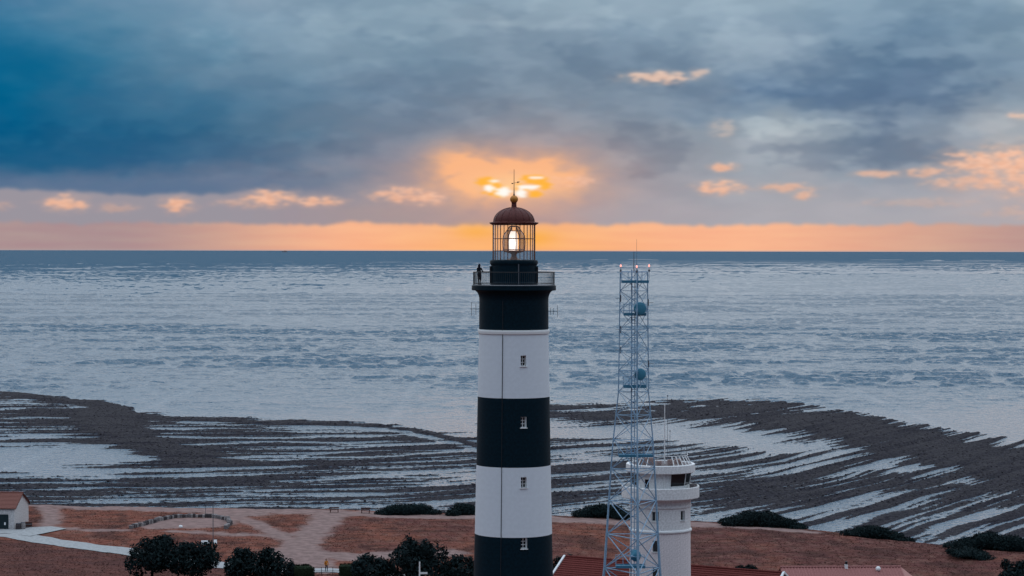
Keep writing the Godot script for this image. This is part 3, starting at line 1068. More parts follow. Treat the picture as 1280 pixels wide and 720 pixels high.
	for k in 15:
		var a := PI / 2 * k / 14.0 * 0.95
		prof.append(Vector2(1.86 * cos(a) + 0.02, 44.12 + 1.33 * sin(a)))
	m.lathe(prof, 64, Vector3.ZERO, true)
	part("dome", m, mats.dome_metal, roof)
	for k in 16:
		var az := k * TAU / 16 + 0.1
		m = MB.new()
		for q in 13:
			var p0: Vector2 = prof[q]
			var p1: Vector2 = prof[q + 1]
			m.tube(Vector3(sin(az) * p0.x, p0.y, cos(az) * p0.x), Vector3(sin(az) * p1.x, p1.y, cos(az) * p1.x), 0.03, -1.0, 5)
		part("rib", m, mats.dome_metal, roof)
	m = MB.new()
	m.lathe([Vector2(0.32, 45.38), Vector2(0.24, 45.5), Vector2(0.22, 45.8), Vector2(0.26, 45.86), Vector2(0.2, 45.9)], 24)
	part("neck", m, mats.dome_metal, roof)
	m = MB.new()
	m.ball(Vector3(0, 46.18, 0), Vector3(0.37, 0.36, 0.37), 12, 20)
	part("finial_ball", m, mats.old_gold, roof)
	m = MB.new()
	m.lathe([Vector2(0.1, 46.5), Vector2(0.05, 46.7), Vector2(0.03, 47.2), Vector2(0.02, 48.9), Vector2(0.0, 48.95)], 8)
	part("spire", m, mats.black_iron, roof)
	m = MB.new()
	m.tube(Vector3(-0.2, 47.62, 0), Vector3(0.4, 47.74, 0), 0.016, -1.0, 5)
	m.tri(Vector3(0.30, 47.64, 0), Vector3(0.56, 47.78, 0), Vector3(0.28, 47.80, 0))
	m.box(Vector3(-0.16, 47.62, 0), Vector3(0.14, 0.09, 0.015))
	part("weather_vane", m, mats.black_iron, roof)
	# small radio aerials bracketed to the wall
	for s in [-1, 1]:
		var y := 36.2 if s < 0 else 36.0
		m = MB.new()
		m.tube(Vector3(s * 3.1, y, 0.3), Vector3(s * 4.0, y, 0.3), 0.022, -1.0, 5)
		for e in ([[3.45, 0.5], [3.85, 0.62]] if s < 0 else [[3.35, 0.35], [3.6, 0.3], [3.98, 0.55]]):
			m.tube(Vector3(s * e[0], y - e[1], 0.3), Vector3(s * e[0], y + e[1], 0.3), 0.02, -1.0, 5)
		if s < 0:
			m.tube(Vector3(-3.1, y + 0.55, 0.3), Vector3(-3.95, y + 0.55, 0.3), 0.018, -1.0, 5)
		part("aerial", m, mats.lead, t)
	# entrance step and door at the foot
	m = MB.new()
	m.lathe([Vector2(4.3, 0.0), Vector2(4.3, 0.5), Vector2(4.1, 0.7), Vector2(3.9, 0.72)], 96)
	part("plinth", m, mats.stone_grey, t)
	m = MB.new()
	m.box(Vector3(0, 1.8, 3.95), Vector3(1.1, 2.2, 0.2))
	part("entrance_door", m, mats.door_teal, t)

# ---------------------------------------------------------------- the signal tower
func make_signal_tower() -> void:
	var t := thing("signal_tower", Vector3(16.3, 0, -245), 0.0, "short round white signal tower with a glazed lookout and roof aerials", "tower")
	var rl := [[0.0, 3.42], [11.0, 3.30], [20.0, 3.30]]
	var lowh := [[152, 156, 6.0, 7.2], [152, 156, 8.95, 10.15]]
	var w := part("lower_wall", round_wall(rl, 0.0, 10.95, lowh), mats.old_render, t, "rough pinkish grey lower wall")
	for h in lowh:
		round_window(w, rl, h, 0.3, mats.white_trim, mats.black_iron, mats.dark_glass, 1, 2)
	var m := MB.new()
	m.lathe([Vector2(3.3, 10.9), Vector2(3.42, 10.93), Vector2(3.46, 11.05), Vector2(3.42, 11.18), Vector2(3.28, 11.25)], 96)
	part("moulding", m, mats.white_trim, t)
	var uph := [[151, 157, 12.25, 13.3], [17, 22, 12.25, 13.3]]
	w = part("upper_wall", round_wall(rl, 11.18, 13.6, uph), mats.worn_white, t, "smooth white upper wall")
	round_window(w, rl, uph[0], 0.3, mats.white_trim, mats.white_trim, mats.dark_glass, 2, 1)
	round_window(w, rl, uph[1], 0.3, mats.white_trim, mats.white_trim, mats.dark_glass, 1, 1)
	m = MB.new()
	m.lathe([Vector2(3.28, 13.55), Vector2(3.42, 13.62), Vector2(3.42, 13.75), Vector2(3.34, 13.85), Vector2(3.34, 14.2), Vector2(3.5, 14.45), Vector2(3.6, 14.6)], 96)
	part("cornice", m, mats.worn_white, t)
	m = MB.new()
	m.lathe([Vector2(3.4, 14.6), Vector2(4.22, 14.6), Vector2(4.25, 14.66), Vector2(4.25, 15.80), Vector2(4.21, 15.86), Vector2(4.09, 15.86), Vector2(4.07, 15.82), Vector2(4.07, 14.86), Vector2(2.9, 14.84)], 96)
	part("gallery_parapet", m, mats.worn_white, t)
	# lookout cabin; the seaward and landward glazing leans outward
	var rc := [[14.0, 3.15], [20.0, 3.15]]
	var cab := part("cabin_wall", round_wall(rc, 14.85, 17.42, [[7, 39, 15.95, 17.3], [112, 136, 15.95, 17.3], [144, 148, 14.9, 16.75]]), mats.worn_white, t)
	for span in [[7, 39], [112, 136]]:
		var n := 2
		var wide: int = (span[1] - span[0]) / n
		for k in n:
			var a0: float = (span[0] + wide * k) * STEP
			var a1: float = (span[0] + wide * k + wide) * STEP
			var o := Vector3(sin(a0), 0, cos(a0))
			var p := Vector3(sin(a1), 0, cos(a1))
			m = MB.new()
			m.quad(o * 3.12 + Vector3(0, 15.95, 0), p * 3.12 + Vector3(0, 15.95, 0), p * 3.34 + Vector3(0, 17.36, 0), o * 3.34 + Vector3(0, 17.36, 0))
			part("pane", m, mats.dark_glass, cab)
			m = MB.new()
			m.tube(o * 3.14 + Vector3(0, 15.9, 0), o * 3.36 + Vector3(0, 17.38, 0), 0.05, -1.0, 6)
			if k == n - 1:
				m.tube(p * 3.14 + Vector3(0, 15.9, 0), p * 3.36 + Vector3(0, 17.38, 0), 0.05, -1.0, 6)
			m.tube(o * 3.15 + Vector3(0, 15.95, 0), p * 3.15 + Vector3(0, 15.95, 0), 0.05, -1.0, 6)
			part("mullion", m, mats.white_trim, cab)
	m = MB.new()
	var da := 146 * STEP
	m.box(Vector3(sin(da) * 2.95, 15.8, cos(da) * 2.95), Vector3(0.7, 1.95, 0.08), Basis(Vector3.UP, da))
	part("door", m, mats.dark_glass, cab)
	m = MB.new()
	for a in [0.06, -0.30]:
		m.tube(Vector3(sin(a) * 3.2, 14.86, cos(a) * 3.2), Vector3(sin(a) * 3.2, 17.4, cos(a) * 3.2), 0.11, -1.0, 8)
	part("pilaster", m, mats.worn_white, cab)
	m = MB.new()
	m.lathe([Vector2(3.1, 17.40), Vector2(3.72, 17.38), Vector2(3.80, 17.44), Vector2(3.76, 18.22), Vector2(3.70, 18.28), Vector2(3.45, 18.28), Vector2(3.42, 18.2)], 96)
	var roof := part("roof", m, mats.worn_white, t)
	m = MB.new()
	m.lathe([Vector2(3.5, 18.2), Vector2(0.0, 18.3)], 64)
	part("roof_felt", m, mats.roof_felt, roof)
	# slanting stays and low rail on the roof
	for k in 9:
		var a := (0.35 + 0.16 * k) if k < 6 else (-0.5 - 0.3 * (k - 6))
		m = MB.new()
		m.tube(Vector3(sin(a) * 3.72, 18.1, cos(a) * 3.72), Vector3(sin(a) * 3.0, 19.25, cos(a) * 3.0), 0.06, -1.0, 6)
		part("stay", m, mats.worn_white, roof)
	m = MB.new()
	for k in 24:
		var a := -1.3 + 0.13 * k
		m.tube(Vector3(sin(a) * 3.0, 19.25, cos(a) * 3.0), Vector3(sin(a + 0.13) * 3.0, 19.25, cos(a + 0.13) * 3.0), 0.03, -1.0, 5)
	part("roof_rail", m, mats.worn_white, roof)
	for p in [[Vector3(-1.4, 18.62, 1.4), Vector3(1.1, 0.75, 0.8)], [Vector3(0.95, 18.55, 1.9), Vector3(0.6, 0.55, 0.6)], [Vector3(-0.3, 18.5, 2.3), Vector3(0.5, 0.45, 0.5)], [Vector3(-2.3, 18.5, 0.6), Vector3(0.6, 0.6, 0.7)], [Vector3(1.9, 18.5, 0.4), Vector3(0.8, 0.5, 0.8)]]:
		m = MB.new()
		m.box(p[0], p[1])
		part("plant_housing", m, mats.rusty_render, roof)
	m = MB.new()
	m.box(Vector3(3.45, 15.9, 1.7), Vector3(0.75, 0.6, 0.5), Basis(Vector3.UP, 1.0))
	part("cooling_unit", m, mats.stone_grey, t)
	m = MB.new()
	m.tube(Vector3(0.38, 18.3, 1.0), Vector3(0.38, 24.6, 1.0), 0.075, 0.045, 8)
	m.tube(Vector3(0.38, 24.6, 1.0), Vector3(0.38, 24.85, 1.0), 0.08, -1.0, 6)
	part("aerial_pole", m, mats.worn_white, roof)
	for p in [[0.75, 0.2, 25.6, 0.02], [0.95, 1.2, 21.8, 0.02], [2.2, 1.0, 19.9, 0.02], [2.75, 1.2, 20.1, 0.02], [1.35, 0.4, 20.6, 0.018], [-0.5, 0.6, 19.8, 0.018]]:
		m = MB.new()
		m.tube(Vector3(p[0], 18.3, p[1]), Vector3(p[0], p[2], p[1]), p[3], -1.0, 5)
		m.tube(Vector3(p[0], p[2], p[1]), Vector3(p[0], p[2] + 0.16, p[1]), 0.06, -1.0, 6)
		part("whip_aerial", m, mats.lead, roof)

# ---------------------------------------------------------------- the lattice mast
const MAST_R := [[0.0, 4.27], [8.5, 3.33], [21.2, 2.47], [27.0, 1.80], [40.0, 1.62]]

func mast_leg(k: int, h: float) -> Vector3:
	var a := TAU * k / 3.0 + 0.07
	var r := along(MAST_R, h)
	return Vector3(sin(a) * r, h, cos(a) * r)

func make_mast() -> void:
	var t := thing("lattice_mast", Vector3(12.62, 0, -230), 0.0, "slender blue steel lattice mast with dish aerials and small red lamps on top", "mast")
	var levels := [0.0, 4.3, 8.7, 12.2, 15.7, 19.0, 22.0, 24.6, 27.0, 29.2, 31.3, 33.4, 35.4, 37.4, 39.3]
	for k in 3:
		var m := MB.new()
		for q in levels.size() - 1:
			m.tube(mast_leg(k, levels[q]), mast_leg(k, levels[q + 1]), lerpf(0.16, 0.06, smoothstep(0.0, 27.0, levels[q])), lerpf(0.16, 0.06, smoothstep(0.0, 27.0, levels[q + 1])), 8)
		part("leg", m, mats.mast_blue, t)
		m = MB.new()
		m.box(Vector3(mast_leg(k, 0).x, 0.1, mast_leg(k, 0).z), Vector3(1.0, 0.4, 1.0))
		part("footing", m, mats.stone_grey, t)
	for q in levels.size() - 1:
		var h0: float = levels[q]
		var h1: float = levels[q + 1]
		var r := lerpf(0.058, 0.03, smoothstep(6.0, 27.0, h0))
		for k in 3:
			var n := (k + 1) % 3
			var m := MB.new()
			m.tube(mast_leg(k, h0), mast_leg(n, h1), r, -1.0, 6)
			part("diagonal_brace", m, mats.mast_blue, t)
			m = MB.new()
			m.tube(mast_leg(n, h0), mast_leg(k, h1), r, -1.0, 6)
			part("diagonal_brace", m, mats.mast_blue, t)
			m = MB.new()
			m.tube(mast_leg(k, h1), mast_leg(n, h1), r, -1.0, 6)
			part("cross_beam", m, mats.mast_blue, t)
	# ladder with its cable tray in the middle
	var lad := Node3D.new()
	lad.name = "ladder"
	t.add_child(lad)
	for s in [-0.33, 0.0, 0.27]:
		var m := MB.new()
		m.tube(Vector3(s, 0.1, 0.15), Vector3(s, 39.6, 0.15), 0.075 if s != 0.0 else 0.05, -1.0, 6)
		part("rail", m, mats.mast_blue, lad)
	var rung := MB.new()
	rung.tube(Vector3(-0.33, 0, 0.15), Vector3(0.27, 0, 0.15), 0.035, -1.0, 5)
	var rung_mesh := rung.mesh()
	for k in 62:
		var o := part("rung", rung_mesh, mats.mast_blue, lad)
		o.position.y = 0.6 + 0.62 * k
	# platforms
	for p in [[9.1, 3.0, 1.5, -0.4], [20.5, 3.5, 1.6, 0.1], [27.6, 2.35, 1.3, 0.0], [35.0, 2.3, 1.2, 0.0], [38.35, 2.75, 1.6, 0.0]]:
		var plat := Node3D.new()
		plat.name = "platform"
		t.add_child(plat, true)
		plat.position = Vector3(p[3], p[0], 0.2)
		var m := MB.new()
		m.box(Vector3(0, 0, 0), Vector3(p[1], 0.10, p[2]))
		part("deck", m, mats.mast_deck, plat)
		for e in [-1, 1]:
			m = MB.new()
			m.box(Vector3(0, 0.0, e * p[2] * 0.5), Vector3(p[1], 0.26, 0.06))
			part("edge_beam", m, mats.mast_deck, plat)
			m = MB.new()
			m.tube(Vector3(-p[1] * 0.5, 1.05, e * p[2] * 0.5), Vector3(p[1] * 0.5, 1.05, e * p[2] * 0.5), 0.03, -1.0, 5)
			for x in [-0.5, -0.25, 0.25, 0.5]:
				m.tube(Vector3(p[1] * x, 0, e * p[2] * 0.5), Vector3(p[1] * x, 1.05, e * p[2] * 0.5), 0.022, -1.0, 5)
			part("guard_rail", m, mats.mast_blue, plat)
	# dish aerials
	for p in [[0.42, 35.62, 0.66], [0.46, 28.9, 0.60], [0.05, 10.2, 0.62]]:
		var dish := Node3D.new()
		dish.name = "dish_aerial"
		t.add_child(dish, true)
		dish.position = Vector3(p[0], p[1], 1.05 if p[1] > 20.0 else 0.3)
		dish.rotation = Vector3(PI / 2, 0.25, 0) if p[1] > 20.0 else Vector3(PI / 2, 2.4, 0)
		var m := MB.new()
		m.lathe([Vector2(0.12, -0.42), Vector2(p[2] * 0.75, -0.18), Vector2(p[2] * 0.97, 0.0), Vector2(p[2], 0.05), Vector2(p[2], 0.22), Vector2(p[2] * 0.96, 0.26), Vector2(p[2] * 0.6, 0.32), Vector2(0.0, 0.35)], 32)
		part("drum", m, mats.dish_teal, dish)
		m = MB.new()
		m.tube(Vector3(0, -0.7, 0), Vector3(0, -0.38, 0), 0.1)
		m.tube(Vector3(-0.4, -0.6, 0), Vector3(0.7, -0.6, 0), 0.05)
		part("bracket", m, mats.mast_blue, dish)
	# rods and side aerials
	for p in [[-0.12, 39.3, 41.45, 0.05], [0.16, 39.3, 42.7, 0.02]]:
		var m := MB.new()
		m.tube(Vector3(p[0], p[1], 0.15), Vector3(p[0], p[2], 0.15), p[3], p[3] * 0.6, 6)
		part("rod_aerial", m, mats.lead, t)
	for p in [[-1.4, 33.4, -1], [1.4, 36.2, 1], [-1.4, 36.6, -1], [1.45, 29.9, 1], [-1.4, 31.3, -1]]:
		var m := MB.new()
		m.tube(Vector3(p[0], p[1], -0.7), Vector3(p[0] + p[2] * 0.55, p[1], -0.7), 0.022, -1.0, 5)
		m.tube(Vector3(p[0] + p[2] * 0.02, p[1] - 0.35, -0.7), Vector3(p[0] + p[2] * 0.02, p[1] + 0.35, -0.7), 0.07, -1.0, 6)
		part("side_aerial", m, mats.lead, t)
	# obstruction lamps
	for p in [Vector3(-1.42, 39.97, -0.75), Vector3(0.1, 39.9, 1.55), Vector3(1.5, 39.98, -0.75)]:
		var lamp := Node3D.new()
		lamp.name = "obstruction_lamp"
		t.add_child(lamp, true)
		lamp.position = p
		var m := MB.new()
		m.tube(Vector3(0, -1.3, 0), Vector3(0, -0.12, 0), 0.03, -1.0, 6)
		m.tube(Vector3(0, -0.62, 0), Vector3(0, -0.4, 0), 0.11, -1.0, 8)
		part("post", m, mats.lead, lamp)
		m = MB.new()
		m.ball(Vector3.ZERO, Vector3(0.09, 0.13, 0.09), 8, 12)
		part("bulb", m, mats.red_glow, lamp)
		var l := OmniLight3D.new()
		l.name = "bulb_light"
		l.light_color = Color(1.0, 0.55, 0.45)
		l.light_energy = 0.08
		l.light_size = 0.1
		l.omni_range = 40.0
		l.omni_attenuation = 2.0
		l.shadow_enabled = true
		lamp.add_child(l)

# ---------------------------------------------------------------- houses
func gable_roof(length: float, half: float, eave: float, ridge: float, over: float, style: String) -> MB:
	# ridge along x; style "courses": stepped tile rows; "canal": rounded tiles running down the slope
	var m := MB.new()
	var l := length * 0.5 + over
	var run := half + over
	var drop := (ridge - eave) / half * over
	for s in [1, -1]:
		var top := Vector3(0, ridge, 0)
		var bot := Vector3(0, eave - drop, s * run)
		var along_slope := bot - top
		var up := Vector3(0, run, s * (ridge - eave + drop)).normalized()
		if style == "courses":
			var n := int(along_slope.length() / 0.36)
			for k in n:
				var a := top + along_slope * (float(k) / n)
				var b := top + along_slope * (float(k + 1) / n)
				var au := a + up * 0.015
				var bu := b + up * 0.07
				if s > 0:
					m.quad(Vector3(-l, bu.y, bu.z), Vector3(l, bu.y, bu.z), Vector3(l, au.y, au.z), Vector3(-l, au.y, au.z))
					m.quad(Vector3(-l, b.y, b.z), Vector3(l, b.y, b.z), Vector3(l, bu.y, bu.z), Vector3(-l, bu.y, bu.z))
				else:
					m.quad(Vector3(l, bu.y, bu.z), Vector3(-l, bu.y, bu.z), Vector3(-l, au.y, au.z), Vector3(l, au.y, au.z))
					m.quad(Vector3(l, b.y, b.z), Vector3(-l, b.y, b.z), Vector3(-l, bu.y, bu.z), Vector3(l, bu.y, bu.z))
		else:
			var cols := int(2.0 * l / 0.06)
			for k in cols:
				var x0 := lerpf(-l, l, float(k) / cols)
				var x1 := lerpf(-l, l, float(k + 1) / cols)
				var h0 := 0.05 + 0.05 * sin(x0 * TAU / 0.36)
				var h1 := 0.05 + 0.05 * sin(x1 * TAU / 0.36)
				if s > 0:
					m.quad(Vector3(x0, bot.y, bot.z) + up * h0, Vector3(x1, bot.y, bot.z) + up * h1, Vector3(x1, top.y, top.z) + up * h1, Vector3(x0, top.y, top.z) + up * h0)
				else:
					m.quad(Vector3(x1, bot.y, bot.z) + up * h1, Vector3(x0, bot.y, bot.z) + up * h0, Vector3(x0, top.y, top.z) + up * h0, Vector3(x1, top.y, top.z) + up * h1)
		# underside
		var d := -up * 0.12
		if s > 0:
			m.quad(Vector3(-l, top.y, top.z) + d, Vector3(l, top.y, top.z) + d, Vector3(l, bot.y, bot.z) + d, Vector3(-l, bot.y, bot.z) + d)
		else:
			m.quad(Vector3(l, top.y, top.z) + d, Vector3(-l, top.y, top.z) + d, Vector3(-l, bot.y, bot.z) + d, Vector3(l, bot.y, bot.z) + d)
	return m

func gable_walls(length: float, half: float, eave: float, ridge: float) -> MB:
	var m := MB.new()
	var l := length * 0.5
	m.quad(Vector3(-l, -0.5, half), Vector3(l, -0.5, half), Vector3(l, eave, half), Vector3(-l, eave, half))
	m.quad(Vector3(l, -0.5, -half), Vector3(-l, -0.5, -half), Vector3(-l, eave, -half), Vector3(l, eave, -half))
	for s in [1, -1]:
		var x: float = l * s
		m.quad(Vector3(x, -0.5, half * s), Vector3(x, -0.5, -half * s), Vector3(x, eave, -half * s), Vector3(x, eave, half * s))
		m.tri(Vector3(x, eave, half * s), Vector3(x, eave, -half * s), Vector3(x, ridge - 0.05, 0))
	return m

func make_houses() -> void:
	# cottage at the road end
	var t := thing("cottage", Vector3(-81.4, 0, -335.4), deg_to_rad(-3.0), "white gabled cottage with a faded red roof beside the concrete road", "house")
	part("wall", gable_walls(16.0, 3.9, 3.25, 5.1), mats.limewash, t)
	var r := part("roof", gable_roof(16.0, 3.9, 3.3, 5.1, 0.25, "courses"), mats.faded_tile, t)
	var m := MB.new()
	m.tube(Vector3(-8.2, 5.16, 0), Vector3(8.25, 5.16, 0), 0.12, -1.0, 8)
	part("ridge_tile", m, mats.faded_tile, r)
	m = MB.new()
	m.box(Vector3(8.02, 3.1, -4.1), Vector3(0.5, 0.35, 0.4))
	part("eaves_box", m, mats.lead, r)
	var door := Node3D.new()
	door.name = "garage_door"
	t.add_child(door)
	m = MB.new()
	m.box(Vector3(5.6, 1.15, 3.93), Vector3(3.0, 2.3, 0.1))
	part("leaf", m, mats.door_teal, door)
	m = MB.new()
	m.box(Vector3(6.6, 0.95, 3.99), Vector3(0.24, 0.4, 0.03))
	part("notice", m, mats.white_trim, door)
	m = MB.new()
	m.box(Vector3(5.6, 0.06, 4.2), Vector3(3.4, 0.12, 0.6))
	part("threshold", m, mats.stone_grey, t)
	# long red-roofed building behind the mast and the signal tower
	var a := Vector3(6.3, 0, -259.5)
	var b := Vector3(29.9, 0, -246.6)
	var turn := atan2(-(b.z - a.z), b.x - a.x)
	t = thing("keepers_house", (a + b) * 0.5, turn, "long low house with a dark red tiled roof behind the lattice mast", "house")
	var len_ := (b - a).length()
	part("wall", gable_walls(len_ - 0.2, 4.3, 3.4, 5.9), mats.limewash, t)
	r = part("roof", gable_roof(len_, 4.5, 3.4, 6.0, 0.1, "courses"), mats.red_tile, t)
	for s in [1, -1]:
		for e in [-1, 1]:
			m = MB.new()
			var top := Vector3(e * (len_ * 0.5 + 0.16), 6.1, 0)
			var bot := Vector3(e * (len_ * 0.5 + 0.16), 3.38, s * 4.66)
			var mid := (top + bot) * 0.5
			m.box(mid, Vector3(0.24, 0.2, (bot - top).length()), Basis(Vector3.RIGHT, atan2(top.y - bot.y, absf(bot.z - top.z)) * s))
			part("verge", m, mats.white_trim, r)
	m = MB.new()
	m.tube(Vector3(-len_ * 0.5, 6.05, 0), Vector3(len_ * 0.5, 6.05, 0), 0.13, -1.0, 8)
	part("ridge_tile", m, mats.red_tile, r)
	# house under pale rounded tiles
	t = thing("canal_tile_house", Vector3(38.0, 0, -258.0), deg_to_rad(2.0), "low house under a pale pink roof of rounded canal tiles beside the dry grass", "house")
	part("wall", gable_walls(13.4, 4.3, 3.2, 4.85), mats.limewash, t)
	r = part("roof", gable_roof(13.8, 4.5, 3.2, 5.0, 0.1, "canal"), mats.pink_tile, t)
	m = MB.new()
	m.tube(Vector3(-7.0, 5.08, 0), Vector3(7.0, 5.08, 0), 0.14, -1.0, 8)
	part("ridge_tile", m, mats.pink_tile, r)
	m = MB.new()
	m.tri(Vector3(7.0, 5.05, 0), Vector3(7.0, 3.15, 4.6), Vector3(9.3, 3.15, 4.6))
	m.tri(Vector3(7.0, 5.05, 0), Vector3(9.3, 3.15, 4.6), Vector3(9.3, 3.15, -4.6))
	m.tri(Vector3(7.0, 5.05, 0), Vector3(9.3, 3.15, -4.6), Vector3(7.0, 3.15, -4.6))
	part("hip", m, mats.pale_tile, r)
	m = MB.new()
	m.box(Vector3(0.6, 5.15, 0.25), Vector3(0.32, 0.5, 0.32))
	part("chimney", m, mats.white_trim, r)
	m = MB.new()
	m.tube(Vector3(0.6, 5.3, 0.25), Vector3(0.6, 5.75, 0.25), 0.13, 0.16, 8)
	part("chimney_cowl", m, mats.black_iron, r)
	m = MB.new()
	m.ball(Vector3(4.2, 4.95, 0.8), Vector3(0.3, 0.3, 0.3), 8, 12)
	m.tube(Vector3(4.2, 4.4, 0.8), Vector3(4.2, 4.8, 0.8), 0.05)
	part("round_vent", m, mats.white_trim, r)

# ---------------------------------------------------------------- trees, bushes, hedges
func leafy(rng: RandomNumberGenerator, lobes: Array, count: int, leaf: float, base_y: float) -> MB:
	# leaf-sized faces through the outer volume of a few lobes [centre, radii]
	var m := MB.new()
	var total := 0.0
	for l in lobes:
		total += l[1].x * l[1].y
	for l in lobes:
		var n := int(count * l[1].x * l[1].y / total)
		for k in n:
			var dir := Vector3(rng.randfn(), rng.randfn(), rng.randfn()).normalized()
			var bump := 1.0 + 0.26 * n_land.get_noise_3d(dir.x * 2.4 + l[0].x * 3.0, dir.y * 2.4 + l[0].y, dir.z * 2.4)
			bump += 0.16 * n_rock2.get_noise_3d(dir.x * 6.0, dir.y * 6.0 + l[0].x, dir.z * 6.0)
			var rad := bump * pow(rng.randf(), 0.22)
			var p: Vector3 = l[0] + dir * l[1] * rad
			if p.y < base_y:
				continue
			var nn := (dir + Vector3(rng.randfn(), rng.randfn(), rng.randfn()) * 0.6).normalized()
			var side := nn.cross(Vector3(rng.randfn(), rng.randfn(), rng.randfn())).normalized() * leaf * rng.randf_range(0.6, 1.3)
			var up := nn.cross(side).normalized() * leaf * rng.randf_range(0.8, 1.8)
			var g := rng.randf_range(0.55, 1.3)
			m.tint = Color(g * rng.randf_range(0.85, 1.15), g, g)
			var a := m.vert(p - side * 0.5, nn)
			m.vert(p + side * 0.5 - up * 0.2, nn)
			m.vert(p + up, nn)
			m.face(a, a + 1, a + 2)
			m.vert(p - side * 0.3 - up * 0.7, nn)
			m.face(a, a + 3, a + 1)
	return m

func make_tree(called: String, x: float, d: float, height: float, width: float, seed_: int, label: String, group: String) -> void:
	var t := thing(called, Vector3(x, land_y(x, d) - 0.05, -d), 0.0, label, "tree", group)
	var rng := RandomNumberGenerator.new()
	rng.seed = seed_
	var m := MB.new()
	m.tube(Vector3(0, 0, 0), Vector3(0.1, height * 0.35, 0), 0.2, 0.15, 7)
	for k in 6:
		var a := TAU * k / 6.0 + rng.randf()
		var o := Vector3(sin(a) * width * 0.33, height * rng.randf_range(0.55, 0.85), cos(a) * width * 0.3)
		m.tube(Vector3(0.05, height * 0.2, 0), o, 0.11, 0.03, 5)
	part("trunk", m, mats.bark, t)
	var lobes := []
	for k in 6:
		var a := TAU * k / 6.0 + rng.randf_range(-0.3, 0.3)
		lobes.append([Vector3(sin(a) * width * 0.28, height * rng.randf_range(0.32, 0.58), cos(a) * width * 0.26), Vector3(width * 0.25, height * rng.randf_range(0.26, 0.36), width * 0.25)])
	for k in 7:
		var a := rng.randf() * TAU
		var q := rng.randf_range(0.05, 0.34)
		lobes.append([Vector3(sin(a) * width * q, height * rng.randf_range(0.66, 0.84), cos(a) * width * q), Vector3(width * rng.randf_range(0.09, 0.16), height * rng.randf_range(0.13, 0.19), width * 0.12)])
	var c := leafy(rng, lobes, int(1000 * width * height / 10.0), 0.24, 0.15)
	var o := part("crown", c.mesh(true), mats.dark_leaf, t)
	o.cast_shadow = GeometryInstance3D.SHADOW_CASTING_SETTING_ON

func make_bush(called: String, x: float, d: float, width: float, depth: float, height: float, seed_: int, label: String, group: String, skew := 0.0) -> void:
	var t := thing(called, Vector3(x, land_y(x, d) - 0.1, -d), 0.0, label, "bush", group)
	var rng := RandomNumberGenerator.new()
	rng.seed = seed_
	var m := MB.new()
	for k in 7:
		var a := TAU * k / 7.0
		m.tube(Vector3(sin(a) * 0.3, -0.3, cos(a) * 0.3), Vector3(sin(a) * width * 0.3, height * 0.6, cos(a) * depth * 0.3), 0.06, 0.02, 5)
	part("stem", m, mats.bark, t)
	var lobes := []
	var n := maxi(4, int(width / 1.5))
	for k in n:
		var f := (k + 0.5) / n * 2.0 - 1.0
		var hh := height * (1.0 - 0.75 * f * f) * rng.randf_range(0.85, 1.08)
		lobes.append([Vector3(f * width * 0.44, hh * 0.42 + skew * f, rng.randf_range(-0.25, 0.25) * depth), Vector3(width / n * 1.0 + 0.25, hh * 0.58, depth * 0.42)])
	var c := leafy(rng, lobes, int(260 * (width * height + depth * width * 0.5)), 0.16, -0.6)
	part("foliage", c.mesh(true), mats.dark_leaf, t)

func make_hedge(x: float, d: float, size: Vector3, turn: float, seed_: int, label: String) -> void:
	var t := thing("clipped_hedge", Vector3(x, land_y(x, d), -d), turn, label, "hedge")
	var rng := RandomNumberGenerator.new()
	rng.seed = seed_
	var core := MB.new()
	core.box(Vector3(0, size.y * 0.47, 0), size * 0.92)
	part("twigs", core, mats.hedge_core, t)
	var m := MB.new()
	for k in int(700 * (size.x * size.y + size.x * size.z) / 6.0):
		var p := Vector3(rng.randf_range(-0.5, 0.5), rng.randf_range(0, 1.0), rng.randf_range(-0.5, 0.5))
		var f := rng.randi() % 4
		if f == 0:
			p.y = 1.0
		elif f == 1:
			p.z = 0.5
		elif f == 2:
			p.x = 0.5 * signf(p.x)
		else:
			p.z = -0.5
		p = p * size + Vector3(rng.randfn(), rng.randfn(), rng.randfn()) * 0.03
		var nn := (p - Vector3(0, size.y * 0.5, 0)).normalized()
		var side := nn.cross(Vector3(rng.randfn(), rng.randfn(), rng.randfn())).normalized() * 0.1
		var up := nn.cross(side).normalized() * 0.12
		var g := rng.randf_range(0.6, 1.3)
		m.tint = Color(g, g, g)
		var a := m.vert(p - side, nn)
		m.vert(p + side, nn)
		m.vert(p + up, nn)
		m.face(a, a + 1, a + 2)
	part("foliage", m.mesh(true), mats.hedge_leaf, t)

